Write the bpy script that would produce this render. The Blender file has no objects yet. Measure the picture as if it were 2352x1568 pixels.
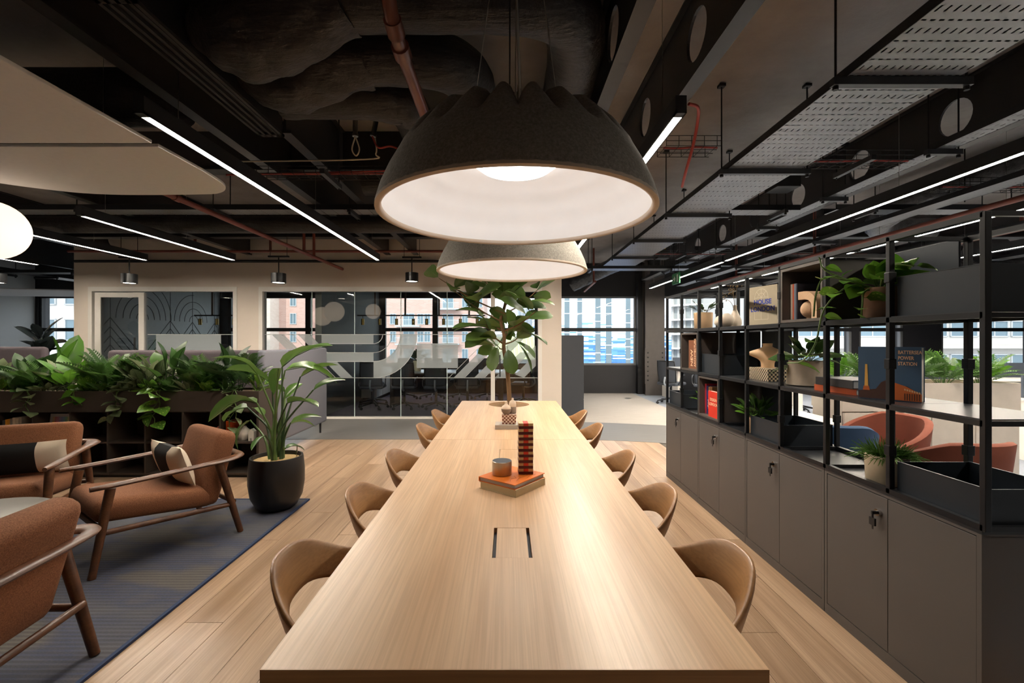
import bpy, bmesh, math, random
from mathutils import Vector, Matrix, Euler

# ---------------------------------------------------------------- camera, sky, sun, exposure
SC = bpy.context.scene
C = SC.collection
EYE = 1.45                       # eye height; camera at the origin looking along +Y
FPX, VX, VY = 1050.0, 1166.0, 781.0
cam_d = bpy.data.cameras.new('camera')
cam_d.sensor_width = 36.0
cam_d.lens = 36.0 * FPX / 2352.0
cam_d.shift_x = (1176 - VX) / 2352.0
cam_d.shift_y = -(784 - VY) / 2352.0
cam_d.clip_end = 500
cam = bpy.data.objects.new('camera', cam_d); C.objects.link(cam)
cam.location = (0, 0, EYE); cam.rotation_euler = (math.pi / 2, 0, 0)
SC.camera = cam

world = bpy.data.worlds.new('sky'); SC.world = world; world.use_nodes = True
wn = world.node_tree.nodes; wl = world.node_tree.links
wn['Background'].inputs['Color'].default_value = (0.86, 0.93, 1.0, 1)
wn['Background'].inputs['Strength'].default_value = 1.45

sun_d = bpy.data.lights.new('sun_offscreen', 'SUN'); sun_d.energy = 1.2; sun_d.angle = 0.02; sun_d.color = (1.0, 0.95, 0.88)
sun = bpy.data.objects.new('sun_offscreen', sun_d); C.objects.link(sun)
sun.rotation_euler = (math.radians(50), 0, math.radians(-22)); sun.location = (0, -30, 60)

vs = SC.view_settings
vs.view_transform = 'Standard'; vs.look = 'None'; vs.gamma = 1.0; vs.use_curve_mapping = False
vs.exposure = 0.95
SC.cycles.max_bounces = 7; SC.cycles.diffuse_bounces = 4; SC.cycles.glossy_bounces = 3
SC.cycles.transmission_bounces = 6; SC.cycles.transparent_max_bounces = 16
SC.cycles.use_denoising = True; SC.cycles.use_adaptive_sampling = True; SC.cycles.adaptive_threshold = 0.03
SC.cycles.sample_clamp_indirect = 6.0
SC.cycles.caustics_reflective = False; SC.cycles.caustics_refractive = False

LINE_E, DOME_E, GLOBE_E, SPOT_E = 105.0, 7.0, 0.7, 14.0     # lamp brightness

# ---------------------------------------------------------------- helpers
R = random.Random(7)
def at(px, py, d):
    """World point seen in the photograph's direction (px, py) at depth d in metres."""
    return Vector(((px - VX) * d / FPX, d, EYE - (py - VY) * d / FPX))

def lin(h):
    h = h.lstrip('#'); out = []
    for i in (0, 2, 4):
        c = int(h[i:i+2], 16) / 255.0
        out.append(c / 12.92 if c <= 0.04045 else ((c + 0.055) / 1.055) ** 2.4)
    return (*out, 1.0)

MATS = {}
class NT:
    """tiny node helper"""
    def __init__(s, name):
        s.m = bpy.data.materials.new(name); s.m.use_nodes = True
        s.t = s.m.node_tree; s.n = s.t.nodes; s.l = s.t.links
        s.p = s.n['Principled BSDF']; s.out = s.n['Material Output']
    def node(s, kind, **kw):
        nd = s.n.new(kind)
        for k, v in kw.items(): setattr(nd, k, v)
        return nd
    def link(s, a, b): s.l.new(a, b)
    def math(s, op, a, b=None, c=None):
        nd = s.node('ShaderNodeMath', operation=op)
        for i, v in enumerate((a, b, c)):
            if v is None: continue
            if isinstance(v, (int, float)): nd.inputs[i].default_value = v
            else: s.link(v, nd.inputs[i])
        return nd.outputs[0]
    def mix(s, fac, c1, c2):
        nd = s.node('ShaderNodeMix', data_type='RGBA')
        for sock, v in ((nd.inputs['Factor'], fac), (nd.inputs['A'], c1), (nd.inputs['B'], c2)):
            if isinstance(v, (int, float, tuple)): sock.default_value = v
            else: s.link(v, sock)
        return nd.outputs['Result']
    def ramp(s, fac, stops):
        nd = s.node('ShaderNodeValToRGB')
        while len(nd.color_ramp.elements) < len(stops): nd.color_ramp.elements.new(0.5)
        for e, (p, c) in zip(nd.color_ramp.elements, stops): e.position = p; e.color = c
        s.link(fac, nd.inputs['Fac']); return nd.outputs['Color']
    def coords(s, scale=(1, 1, 1), jitter=False, kind='Object'):
        tc = s.node('ShaderNodeTexCoord'); mp = s.node('ShaderNodeMapping')
        mp.inputs['Scale'].default_value = scale
        s.link(tc.outputs[kind], mp.inputs['Vector'])
        if jitter:
            oi = s.node('ShaderNodeObjectInfo')
            mul = s.math('MULTIPLY', oi.outputs['Random'], 37.0)
            s.link(mul, mp.inputs['Location'])
        return mp.outputs['Vector']
    def noise(s, vec, scale=5, detail=4, rough=0.5):
        nd = s.node('ShaderNodeTexNoise')
        nd.inputs['Scale'].default_value = scale; nd.inputs['Detail'].default_value = detail
        nd.inputs['Roughness'].default_value = rough
        s.link(vec, nd.inputs['Vector']); return nd.outputs['Fac']
    def bump(s, h, strength=0.2, dist=0.01):
        nd = s.node('ShaderNodeBump'); nd.inputs['Strength'].default_value = strength
        nd.inputs['Distance'].default_value = dist; s.link(h, nd.inputs['Height'])
        s.link(nd.outputs['Normal'], s.p.inputs['Normal'])
    def set(s, col=None, rough=None, metal=None, spec=None):
        if col is not None:
            if isinstance(col, tuple): s.p.inputs['Base Color'].default_value = col
            else: s.link(col, s.p.inputs['Base Color'])
        if rough is not None:
            if isinstance(rough, (int, float)): s.p.inputs['Roughness'].default_value = rough
            else: s.link(rough, s.p.inputs['Roughness'])
        if metal is not None: s.p.inputs['Metallic'].default_value = metal
        if spec is not None: s.p.inputs['Specular IOR Level'].default_value = spec

def shade(h, k):
    c = lin(h); return (min(1, c[0]*k), min(1, c[1]*k), min(1, c[2]*k), 1)

def plain(name, h, rough=0.5, metal=0.0, vary=0.10, scale=9.0, bump=0.0, spec=0.5, stretch=(1, 1, 1)):
    if name in MATS: return MATS[name]
    t = NT(name)
    f = t.noise(t.coords(stretch), scale, 3)
    t.set(t.mix(f, shade(h, 1 - vary), shade(h, 1 + vary)), rough, metal, spec)
    if bump: t.bump(f, bump, 0.004)
    MATS[name] = t.m; return t.m

def wood(name, c1, c2, axis='y', rough=0.42, grain=1.0, vary=0.12):
    if name in MATS: return MATS[name]
    t = NT(name)
    sc = {'x': (0.9, 14, 14), 'y': (14, 0.9, 14), 'z': (14, 14, 0.9)}[axis]
    fine = {'x': (2.2, 130, 130), 'y': (130, 2.2, 130), 'z': (130, 130, 2.2)}[axis]
    a = t.noise(t.coords(tuple(v * grain for v in sc), True), 1.0, 4, 0.55)
    b = t.noise(t.coords(fine, True), 1.0, 2, 0.5)
    col = t.ramp(a, [(0.32, lin(c1)), (0.68, lin(c2))])
    gr = t.ramp(b, [(0.40, (0, 0, 0, 1)), (0.62, (1, 1, 1, 1))])
    col = t.mix(t.math('MULTIPLY', gr, 0.32), col, shade(c1, 0.66))
    oi = t.node('ShaderNodeObjectInfo')
    br = t.node('ShaderNodeHueSaturation')
    t.link(t.math('MULTIPLY_ADD', oi.outputs['Random'], vary * 2, 1 - vary), br.inputs['Value'])
    t.link(col, br.inputs['Color'])
    t.set(br.outputs['Color'], rough)
    t.bump(b, 0.08, 0.002)
    MATS[name] = t.m; return t.m

def glow(name, h, strength):
    if name in MATS: return MATS[name]
    t = NT(name); t.set(lin(h), 0.5)
    t.p.inputs['Emission Color'].default_value = lin(h)
    t.p.inputs['Emission Strength'].default_value = strength
    MATS[name] = t.m; return t.m

def glassy(name, tint=(0.93, 0.97, 0.97, 1), refl=1.0, body=0.0):
    """thin clear pane: lets light through, mirrors by angle"""
    if name in MATS: return MATS[name]
    t = NT(name); t.n.remove(t.p)
    tr = t.node('ShaderNodeBsdfTransparent'); tr.inputs['Color'].default_value = tint
    gl = t.node('ShaderNodeBsdfGlossy'); gl.inputs['Roughness'].default_value = 0.02
    fr = t.node('ShaderNodeFresnel'); fr.inputs['IOR'].default_value = 1.5
    mx = t.node('ShaderNodeMixShader')
    t.link(t.math('MULTIPLY', fr.outputs['Fac'], refl), mx.inputs['Fac'])
    t.link(tr.outputs[0], mx.inputs[1]); t.link(gl.outputs[0], mx.inputs[2])
    t.link(mx.outputs[0], t.out.inputs['Surface'])
    MATS[name] = t.m; return t.m

def frosted(name, alpha, h='e9eeee'):
    if name in MATS: return MATS[name]
    t = NT(name); t.n.remove(t.p)
    tr = t.node('ShaderNodeBsdfTransparent'); tr.inputs['Color'].default_value = (0.97, 0.98, 0.98, 1)
    df = t.node('ShaderNodeBsdfDiffuse'); df.inputs['Color'].default_value = lin(h)
    tl = t.node('ShaderNodeBsdfTranslucent'); tl.inputs['Color'].default_value = lin(h)
    m1 = t.node('ShaderNodeMixShader'); m1.inputs['Fac'].default_value = 0.6
    t.link(df.outputs[0], m1.inputs[1]); t.link(tl.outputs[0], m1.inputs[2])
    m2 = t.node('ShaderNodeMixShader'); m2.inputs['Fac'].default_value = alpha
    t.link(tr.outputs[0], m2.inputs[1]); t.link(m1.outputs[0], m2.inputs[2])
    t.link(m2.outputs[0], t.out.inputs['Surface'])
    MATS[name] = t.m; return t.m

def leafmat(name, dark, light, rough=0.36, vein=None, trans=0.25):
    if name in MATS: return MATS[name]
    t = NT(name)
    oi = t.node('ShaderNodeObjectInfo')
    f = t.noise(t.coords((1, 1, 1), True), 7, 3)
    base = t.mix(oi.outputs['Random'], lin(dark), lin(light))
    col = t.mix(t.math('MULTIPLY', f, 0.35), base, lin(light))
    if vein:
        v = t.node('ShaderNodeTexVoronoi'); v.inputs['Scale'].default_value = 5.0
        t.link(t.coords((2.2, 1.1, 1), True), v.inputs['Vector'])
        k = t.math('GREATER_THAN', 0.30, v.outputs['Distance'])
        col = t.mix(t.math('MULTIPLY', k, 0.6), col, lin(vein))
    t.set(col, rough)
    tl = t.node('ShaderNodeBsdfTranslucent'); t.link(col, tl.inputs['Color'])
    mx = t.node('ShaderNodeMixShader'); mx.inputs['Fac'].default_value = trans
    t.link(t.p.outputs[0], mx.inputs[1]); t.link(tl.outputs[0], mx.inputs[2])
    t.link(mx.outputs[0], t.out.inputs['Surface'])
    MATS[name] = t.m; return t.m

class MB:
    """collects simple solids into one mesh"""
    def __init__(s): s.v = []; s.f = []; s.mi = []; s.cur = 0
    def add(s, vs, fs):
        o = len(s.v); s.v += [tuple(x) for x in vs]
        for f in fs: s.f.append(tuple(o + i for i in f)); s.mi.append(s.cur)
        return s
    def box(s, x0, x1, y0, y1, z0, z1):
        return s.add([(x0,y0,z0),(x1,y0,z0),(x1,y1,z0),(x0,y1,z0),(x0,y0,z1),(x1,y0,z1),(x1,y1,z1),(x0,y1,z1)],
                     [(0,3,2,1),(4,5,6,7),(0,1,5,4),(1,2,6,5),(2,3,7,6),(3,0,4,7)])
    def cbox(s, c, d, M=None):
        x, y, z = d[0]/2, d[1]/2, d[2]/2; c = Vector(c)
        pts = [Vector(p) for p in ((-x,-y,-z),(x,-y,-z),(x,y,-z),(-x,y,-z),(-x,-y,z),(x,-y,z),(x,y,z),(-x,y,z))]
        if M is not None: pts = [M @ p for p in pts]
        return s.add([c + p for p in pts], [(0,3,2,1),(4,5,6,7),(0,1,5,4),(1,2,6,5),(2,3,7,6),(3,0,4,7)])
    def prism(s, pts, z0, z1):
        """outline in XY (counter-clockwise) pulled up"""
        n = len(pts)
        vs = [(p[0], p[1], z0) for p in pts] + [(p[0], p[1], z1) for p in pts]
        fs = [tuple(reversed(range(n))), tuple(range(n, 2*n))]
        fs += [(i, (i+1) % n, n + (i+1) % n, n + i) for i in range(n)]
        return s.add(vs, fs)
    def plate(s, pts, y0, y1):
        """outline in XZ given thickness along Y"""
        n = len(pts)
        vs = [(p[0], y0, p[1]) for p in pts] + [(p[0], y1, p[1]) for p in pts]
        fs = [tuple(range(n)), tuple(reversed(range(n, 2*n)))]
        fs += [(i, n + i, n + (i+1) % n, (i+1) % n) for i in range(n)]
        return s.add(vs, fs)
    def tube(s, pts, r, n=8, caps=True, flat=1.0):
        pts = [Vector(p) for p in pts]; rs = r if isinstance(r, (list, tuple)) else [r] * len(pts)
        rings = []; prev = None
        for i, p in enumerate(pts):
            d = (pts[min(i+1, len(pts)-1)] - pts[max(i-1, 0)])
            if d.length < 1e-9: d = Vector((0, 0, 1))
            d.normalize()
            if prev is None:
                up = Vector((0, 0, 1)) if abs(d.z) < 0.9 else Vector((1, 0, 0))
                a = d.cross(up).normalized()
            else:
                a = (prev - d * prev.dot(d))
                a = a.normalized() if a.length > 1e-6 else d.cross(Vector((0, 1, 0.3))).normalized()
            prev = a; b = d.cross(a)
            rings.append([p + (a * math.cos(2*math.pi*k/n) + b * math.sin(2*math.pi*k/n) * flat) * rs[i] for k in range(n)])
        vs = [v for rg in rings for v in rg]; fs = []
        for i in range(len(pts) - 1):
            for k in range(n):
                fs.append((i*n + k, i*n + (k+1) % n, (i+1)*n + (k+1) % n, (i+1)*n + k))
        if caps:
            fs.append(tuple(reversed(range(n)))); fs.append(tuple(range((len(pts)-1)*n, len(pts)*n)))
        return s.add(vs, fs)
    def cyl(s, c, r, z0, z1, n=16, r2=None):
        return s.tube([(c[0], c[1], z0), (c[0], c[1], z1)], [r, r if r2 is None else r2], n)
    def lathe(s, prof, c=(0, 0, 0), n=28):
        """profile [(radius, z)] turned about Z; r = 0 closes it"""
        rings = []; vs = []
        for r, z in prof:
            if r <= 1e-6: rings.append([len(vs)]); vs.append((c[0], c[1], c[2] + z))
            else:
                rings.append(list(range(len(vs), len(vs) + n)))
                vs += [(c[0] + r*math.cos(2*math.pi*k/n), c[1] + r*math.sin(2*math.pi*k/n), c[2] + z) for k in range(n)]
        fs = []
        for a, b in zip(rings, rings[1:]):
            for k in range(n):
                k2 = (k + 1) % n
                if len(a) == 1 and len(b) == 1: continue
                if len(a) == 1: fs.append((a[0], b[k2], b[k]))
                elif len(b) == 1: fs.append((a[k], a[k2], b[0]))
                else: fs.append((a[k], a[k2], b[k2], b[k]))
        return s.add(vs, fs)
    def grid(s, fn, nu, nv, close_u=False):
        vs = [fn(i / (nu if close_u else nu - 1), j / (nv - 1)) for j in range(nv) for i in range(nu)]
        fs = []
        for j in range(nv - 1):
            for i in range(nu if close_u else nu - 1):
                i2 = (i + 1) % nu
                fs.append((j*nu + i, j*nu + i2, (j+1)*nu + i2, (j+1)*nu + i))
        return s.add(vs, fs)
    def mesh(s, name='mesh', smooth=None):
        me = bpy.data.meshes.new(name); me.from_pydata(s.v, [], s.f); me.update()
        if any(s.mi): me.polygons.foreach_set('material_index', s.mi)
        if smooth is not None:
            me.polygons.foreach_set('use_smooth', [True] * len(me.polygons))
            me.set_sharp_from_angle(angle=math.radians(smooth))
        return me
    def build(s, name, mats, parent=None, smooth=None, bevel=0.0, loc=None, fix=False):
        me = s.mesh(name, smooth)
        if fix:
            b = bmesh.new(); b.from_mesh(me); bmesh.ops.recalc_face_normals(b, faces=b.faces[:]); b.to_mesh(me); b.free()
        return link(name, me, mats, parent, bevel, loc)

def link(name, me, mats=None, parent=None, bevel=0.0, loc=None):
    if mats is not None and not me.materials:
        for m in (mats if isinstance(mats, (list, tuple)) else [mats]): me.materials.append(m)
    o = bpy.data.objects.new(name, me); C.objects.link(o)
    if parent is not None: o.parent = parent
    if loc is not None: o.location = loc
    if bevel:
        md = o.modifiers.new('edge', 'BEVEL'); md.width = bevel; md.segments = 2; md.limit_method = 'ANGLE'
    return o

def thing(name, label, cat, loc=(0, 0, 0), rz=0.0, group=None):
    o = bpy.data.objects.new(name, None); C.objects.link(o)
    o.empty_display_size = 0.1
    o.location = loc; o.rotation_euler = (0, 0, rz)
    return tag(o, label, cat, group)
def tag(o, label, cat, group=None):
    o['label'] = label; o['category'] = cat
    if group: o['group'] = group
    return o
def struct(o): o['kind'] = 'structure'; return o
def stuff(o): o['kind'] = 'stuff'; return o
KIDS = {}
def copy_thing(root, loc, rz=0.0, label=None, group=None, scale=None):
    if root.name not in KIDS:
        kids = [o for o in C.objects if o.parent is root]
        KIDS[root.name] = [(k, [g for g in C.objects if g.parent is k]) for k in kids]
    r = root.copy(); C.objects.link(r); r.location = loc; r.rotation_euler = (0, 0, rz)
    if scale: r.scale = scale
    if label: r['label'] = label
    if group: r['group'] = group
    for k, gs in KIDS[root.name]:
        c = k.copy(); C.objects.link(c); c.parent = r
        for g in gs:
            d = g.copy(); C.objects.link(d); d.parent = c
    return r

def soft(dx, dy, dz, r, seg=3):
    """rounded block mesh about its centre"""
    b = bmesh.new(); bmesh.ops.create_cube(b, size=1.0)
    bmesh.ops.scale(b, vec=(dx, dy, dz), verts=b.verts)
    bmesh.ops.bevel(b, geom=b.edges[:] + b.verts[:], offset=r, segments=seg, profile=0.5, affect='EDGES')
    me = bpy.data.meshes.new('soft'); b.to_mesh(me); b.free()
    me.polygons.foreach_set('use_smooth', [True] * len(me.polygons))
    return me
def softmb(mb, dx, dy, dz, r, M, seg=3):
    me = soft(dx, dy, dz, r, seg)
    mb.add([M @ v.co for v in me.vertices], [tuple(p.vertices) for p in me.polygons])
    bpy.data.meshes.remove(me); return mb
def T(x, y, z): return Matrix.Translation((x, y, z))
def RX(a): return Matrix.Rotation(a, 4, 'X')
def RY(a): return Matrix.Rotation(a, 4, 'Y')
def RZ(a): return Matrix.Rotation(a, 4, 'Z')
def arc(pts, n=6):
    """smooth a polyline (Catmull-Rom)"""
    P = [Vector(p) for p in pts]; P = [P[0]*2 - P[1]] + P + [P[-1]*2 - P[-2]]; out = []
    for i in range(1, len(P) - 2):
        for k in range(n):
            t = k / n; a, b, c, d = P[i-1], P[i], P[i+1], P[i+2]
            out.append(0.5 * ((2*b) + (c-a)*t + (2*a-5*b+4*c-d)*t*t + (3*b-a-3*c+d)*t**3))
    out.append(P[-2]); return out

def text(name, body, size, mat, parent, M, align='LEFT', bold=0.0, extrude=0.0006, sx=1.0):
    """flat lettering turned into a mesh, standing in local XZ after M"""
    cu = bpy.data.curves.new('letters', 'FONT'); cu.body = body; cu.size = size; cu.align_x = align
    cu.extrude = extrude; cu.offset = bold; cu.space_character = 1.0 + bold * 12 / max(size, 1e-6) * 0.05
    o = bpy.data.objects.new('letters', cu); C.objects.link(o)
    dg = bpy.context.evaluated_depsgraph_get(); me = bpy.data.meshes.new_from_object(o.evaluated_get(dg))
    bpy.data.objects.remove(o)
    me.transform(Matrix.Scale(sx, 4, (1, 0, 0))); me.transform(M)
    me.materials.clear(); me.materials.append(mat)
    return link(name, me, None, parent)

# shared materials
M_STEEL = plain('black_steel', '24262b', 0.38, 0.0, 0.18, 6)
M_BEAM = plain('painted_beam', '302f31', 0.36, 0.1, 0.15, 20, 0.15)
M_BLACK = plain('matt_black', '17181b', 0.5, 0.0, 0.12)
M_FRAME = plain('shelf_steel', '22252a', 0.36, 0.3, 0.08)
M_CAB = plain('warm_grey_laminate', '565250', 0.5, 0.0, 0.05, 3)
M_WHITE = plain('white_paint', 'e8e2da', 0.55, 0.0, 0.03)
M_WALL = plain('warm_white_wall', 'd9cdc1', 0.75, 0.0, 0.03, 3)
M_OAK = wood('oak_veneer', 'c8a27c', 'dab995', 'y', 0.34, 0.9, 0.03)
M_OAKC = wood('oak_chair', '9a6f45', 'ad8154', 'x', 0.38, 1.0, 0.06)
M_FLOOR = wood('oak_plank', '9a7c60', 'c3a68a', 'y', 0.33, 0.55, 0.045)
M_WALNUT = wood('walnut', '4a2c1c', '6d4529', 'x', 0.4, 1.2, 0.06)
M_SILVER = plain('silver_metal', 'b9b6b0', 0.28, 1.0, 0.06)
M_CHROME = plain('bright_chrome', 'd8d8d8', 0.12, 1.0, 0.02)
M_PAPER = plain('paper_block', 'd9d4cb', 0.8, 0, 0.08, 40, stretch=(1, 1, 12))
M_SOIL = plain('potting_bark', '5a4630', 0.9, 0, 0.4, 60, 0.6)
# ---------------------------------------------------------------- room shell
CEIL, YB, YW = 3.55, 12.48, 8.40; CT = CEIL - 0.002
        # slab, outer wall, white partition
XL, XR, YN = -12.9, 14.6, -4.2
t = NT('rough_concrete')
vec = t.coords((1, 1, 1))
n1 = t.noise(vec, 0.9, 6, 0.62); n2 = t.noise(vec, 7, 8, 0.7); n3 = t.noise(t.coords((0.4, 1.6, 1)), 3.0, 6, 0.7)
col = t.ramp(n1, [(0.3, lin('7a7472')), (0.55, lin('a09a98')), (0.75, lin('b6b0ae'))])
col = t.mix(t.math('MULTIPLY', n2, 0.5), col, lin('8a8280')); col = t.mix(t.math('MULTIPLY', n3, 0.35), col, lin('6f6a68'))
t.set(col, 0.85); t.bump(n2, 0.35, 0.02); M_CONC = t.m

t = NT('pale_carpet'); f = t.noise(t.coords(), 160, 2); g = t.noise(t.coords((1, 5, 1)), 3, 3)
t.set(t.mix(t.math('MULTIPLY', f, 0.6), t.mix(g, lin('aba59e'), lin('c4beb6')), lin('8c8884')), 0.95); t.bump(f, 0.5, 0.004); M_CARPET = t.m
t = NT('plum_carpet'); f = t.noise(t.coords(), 120, 2); t.set(t.mix(f, lin('5c5362'), lin('857b8c')), 0.95); t.bump(f, 0.5, 0.004); M_PLUM = t.m
t = NT('grey_vinyl'); f = t.noise(t.coords((1, 22, 1)), 2.2, 5); t.set(t.mix(f, lin('5f5d5d'), lin('7b7876')), 0.5); M_VINYL = t.m

floor = struct(MB().box(XL, XR, YN, YB, -0.25, -0.012).build('floor', plain('screed', '5b554e', 0.9)))
# oak planks, one object each, on the screed
plank_me = []
for k, ln in enumerate((1.497, 1.497)):
    plank_me.append(MB().box(0, 0.1975, 0, ln, -0.012, 0.0).mesh('floor_plank'))
    plank_me[-1].materials.append(M_FLOOR)
n = 0
for i in range(44):
    y = -1.9 + (i * 0.53 % 1.5)
    while y < 6.72:
        o = link('floor_plank', plank_me[n % 2], None, floor, 0, (-6.66 + i * 0.2, y, 0)); n += 1
        y += 1.5
# vinyl band and carpets
def bend(x): return max(0.0, x - 0.9) ** 1.6 * 0.16
xs = [-7.9 + i * (3.4 + 7.9) / 44 for i in range(45)]
pts = [(x, 6.68 - bend(x)) for x in xs] + [(x, 8.12 - bend(x) * 0.9) for x in reversed(xs)]
struct(MB().prism(pts, -0.012, 0.003).build('floor_vinyl', M_VINYL))
pts = [(x, 8.12 - bend(x) * 0.9) for x in xs if x > -7.9] + [(3.4, YW + 0.1), (-7.9, YW + 0.1)]
struct(MB().prism(pts, -0.012, 0.002).build('floor_threshold', M_VINYL))
struct(MB().box(-7.85, 0.87, YW + 0.1, YB, -0.012, 0.002).build('floor_meeting', M_PLUM))
pts = [(x, 8.125 - bend(x) * 0.9) for x in xs if x > 0.95] + [(3.4, YB), (1.0, YB)]
struct(MB().prism(pts, -0.012, 0.0025).build('floor_corridor', M_CARPET))
t = NT('blue_grey_carpet'); f = t.noise(t.coords(), 140, 2); t.set(t.mix(f, lin('7d8694'), lin('a2a9b4')), 0.95); M_BLUEC = t.m
struct(MB().prism([(2.14, YN), (XR, YN), (XR, YB), (3.4, YB), (3.4, 5.6), (2.14, 5.6)], -0.012, 0.0015).build('floor_office', M_BLUEC))
struct(MB().box(XL, -6.66, YN, YB, -0.012, 0.0).build('floor_lounge', M_CARPET))
struct(MB().box(XL, XR, YN, YB, CEIL, CEIL + 0.3).build('ceiling', M_CONC))

# outer wall with openings; sill 0.77, head 2.65
SILL, HEAD = 0.77, 2.65
def outer_wall(name, y0, y1, wins, mat, x0=XL, x1=XR, SILL=0.77, HEAD=2.65):
    m = MB(); x = x0
    m.box(x0, x1, y0, y1, -0.25, SILL); m.box(x0, x1, y0, y1, HEAD, CEIL)
    for a, b in wins:
        if a > x: m.box(x, a, y0, y1, SILL, HEAD)
        x = b
    if x < x1: m.box(x, x1, y0, y1, SILL, HEAD)
    return struct(m.build(name, mat))
M_DARKW = plain('black_wall_panel', '26262a', 0.45, 0, 0.15, 2)
back_wins = [(-12.8, -11.2), (-10.9, -8.0), (-7.62, -3.75), (-3.4, 0.8), (1.2, 3.52), (4.15, 6.6), (6.85, 9.4), (9.6, 10.8), (11.85, 14.4)]
outer_wall('wall_back', YB, YB + 0.3, back_wins, M_DARKW)
M_PANE = glassy('outer_glass', (0.96, 0.98, 1.0, 1), 0.35)
for i, (a, b) in enumerate(back_wins):
    w = MB()
    y = YB + 0.02
    w.box(a, a + 0.06, y, y + 0.1, SILL, HEAD); w.box(b - 0.06, b, y, y + 0.1, SILL, HEAD)
    w.box(a + 0.06, b - 0.06, y, y + 0.1, SILL, SILL + 0.05); w.box(a + 0.06, b - 0.06, y, y + 0.1, HEAD - 0.05, HEAD)
    fr = struct(w.build('window_%d' % (i + 1), plain('window_aluminium_grey', '77797c', 0.4, 0.3) if i > 3 else plain('window_frame_black', '202226', 0.4)))
    MB().box(a, b, y - 0.03, y + 0.07, 1.69, 1.785).build('transom', M_BLACK, fr)
    xs_ = [a, b]
    if i == 3: xs_ = [a, -1.98, b]
    if i == 2: xs_ = [a, -5.45, b]
    for xm in xs_[1:-1]: MB().box(xm - 0.07, xm + 0.07, y - 0.03, y + 0.09, SILL, HEAD).build('mullion', M_BLACK, fr)
    for xa, xb in zip(xs_, xs_[1:]):
        MB().box(xa + 0.03, xb - 0.03, y + 0.045, y + 0.051, 1.76, HEAD - 0.03).build('pane', M_PANE, fr)
        MB().box(xa + 0.03, xb - 0.03, y + 0.045, y + 0.051, SILL + 0.03, 1.71).build('pane', M_PANE, fr)
# cream window boards outside the sill by the corridor
struct(MB().box(1.2, 3.52, YB + 0.12, YB + 0.34, SILL - 0.04, SILL + 0.012).build('trim_1', M_WHITE))
# rest of the shell
M_SIDE = plain('side_wall_white', 'd5d6d4', 0.7, 0, 0.03)
struct(MB().box(XL - 0.2, XL, YN, YB, 0, CEIL).build('wall_left', M_SIDE))
struct(MB().box(XL, XR, YN - 0.3, YN, -0.25, CEIL).build('wall_near', M_WALL))
struct(MB().box(XR, XR + 0.3, YN, YB, -0.25, CEIL).build('wall_right', M_DARKW))

# white partition with two glazed screens
HD = 2.43
O1, O2 = (-7.70, -4.97), (-4.57, 0.63)
m = MB(); m.box(-7.97, 0.99, YW, YW + 0.12, HD, CEIL)
for a, b in ((-7.97, O1[0]), (O1[1], O2[0]), (O2[1], 0.99)): m.box(a, b, YW, YW + 0.12, 0, HD)
struct(m.build('wall_partition', M_WALL))
struct(MB().box(0.87, 0.99, YW + 0.12, YB, 0, CEIL).build('wall_meeting_right', M_SIDE))
struct(MB().box(-3.62, -3.5, YW + 0.2, YB, 0, CEIL).build('wall_meeting_middle', plain('grey_wall', '707271', 0.7)))
side = struct(MB().box(-7.97, -7.86, YW + 0.12, YB, 0, CEIL).build('wall_meeting_left', plain('pale_panel_wall', 'cfd4d3', 0.6)))
# grooved pattern on the side wall: chevrons, rings and panel joints
M_GROOVE = plain('panel_groove', '4b4f50', 0.7)
gm = MB()
def groove(y0, z0, y1, z1, w=0.016):
    d = Vector((0, y1 - y0, z1 - z0)); nrm = Vector((0, -d.z, d.y)).normalized() * w / 2
    p = [Vector((-7.858, y0, z0)), Vector((-7.858, y1, z1))]
    q = [p[0] - nrm, p[1] - nrm, p[1] + nrm, p[0] + nrm]
    gm.add([v + Vector((-0.004, 0, 0)) for v in q] + [v + Vector((0.002, 0, 0)) for v in q],
           [(4,5,6,7),(0,3,2,1),(0,1,5,4),(1,2,6,5),(2,3,7,6),(3,0,4,7)])
yy = [9.04, 10.65, 11.4, 12.25]
for y in yy: groove(y, 0.0, y, 2.7, 0.012)
for y, wl, wr in ((9.04, .5, .8), (10.65, .8, .37), (11.4, .37, .42), (12.25, .42, .1)):
    for k in range(11):
        z = 0.10 + k * 0.18
        for w_, sg in ((wl, -1), (wr, 1)):
            w2 = min(w_, z); groove(y, z, y + sg * w2, z - w2)
for yc, sg, n_ in ((9.84, 1, 5), (9.84, -1, 4), (11.45, -1, 4), (11.45, 1, 3)):
    for k in range(n_):
        r = 0.16 + k * 0.17; seg = [(yc + sg * r * math.cos(math.radians(j * 7.5)), 1.9 + r * math.sin(math.radians(j * 7.5))) for j in range(13)]
        for (a0, b0), (a1, b1) in zip(seg, seg[1:]):
            if b1 < 2.8: groove(a0, b0, a1, b1, 0.013)
gm.build('groove', M_GROOVE, side)

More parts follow.
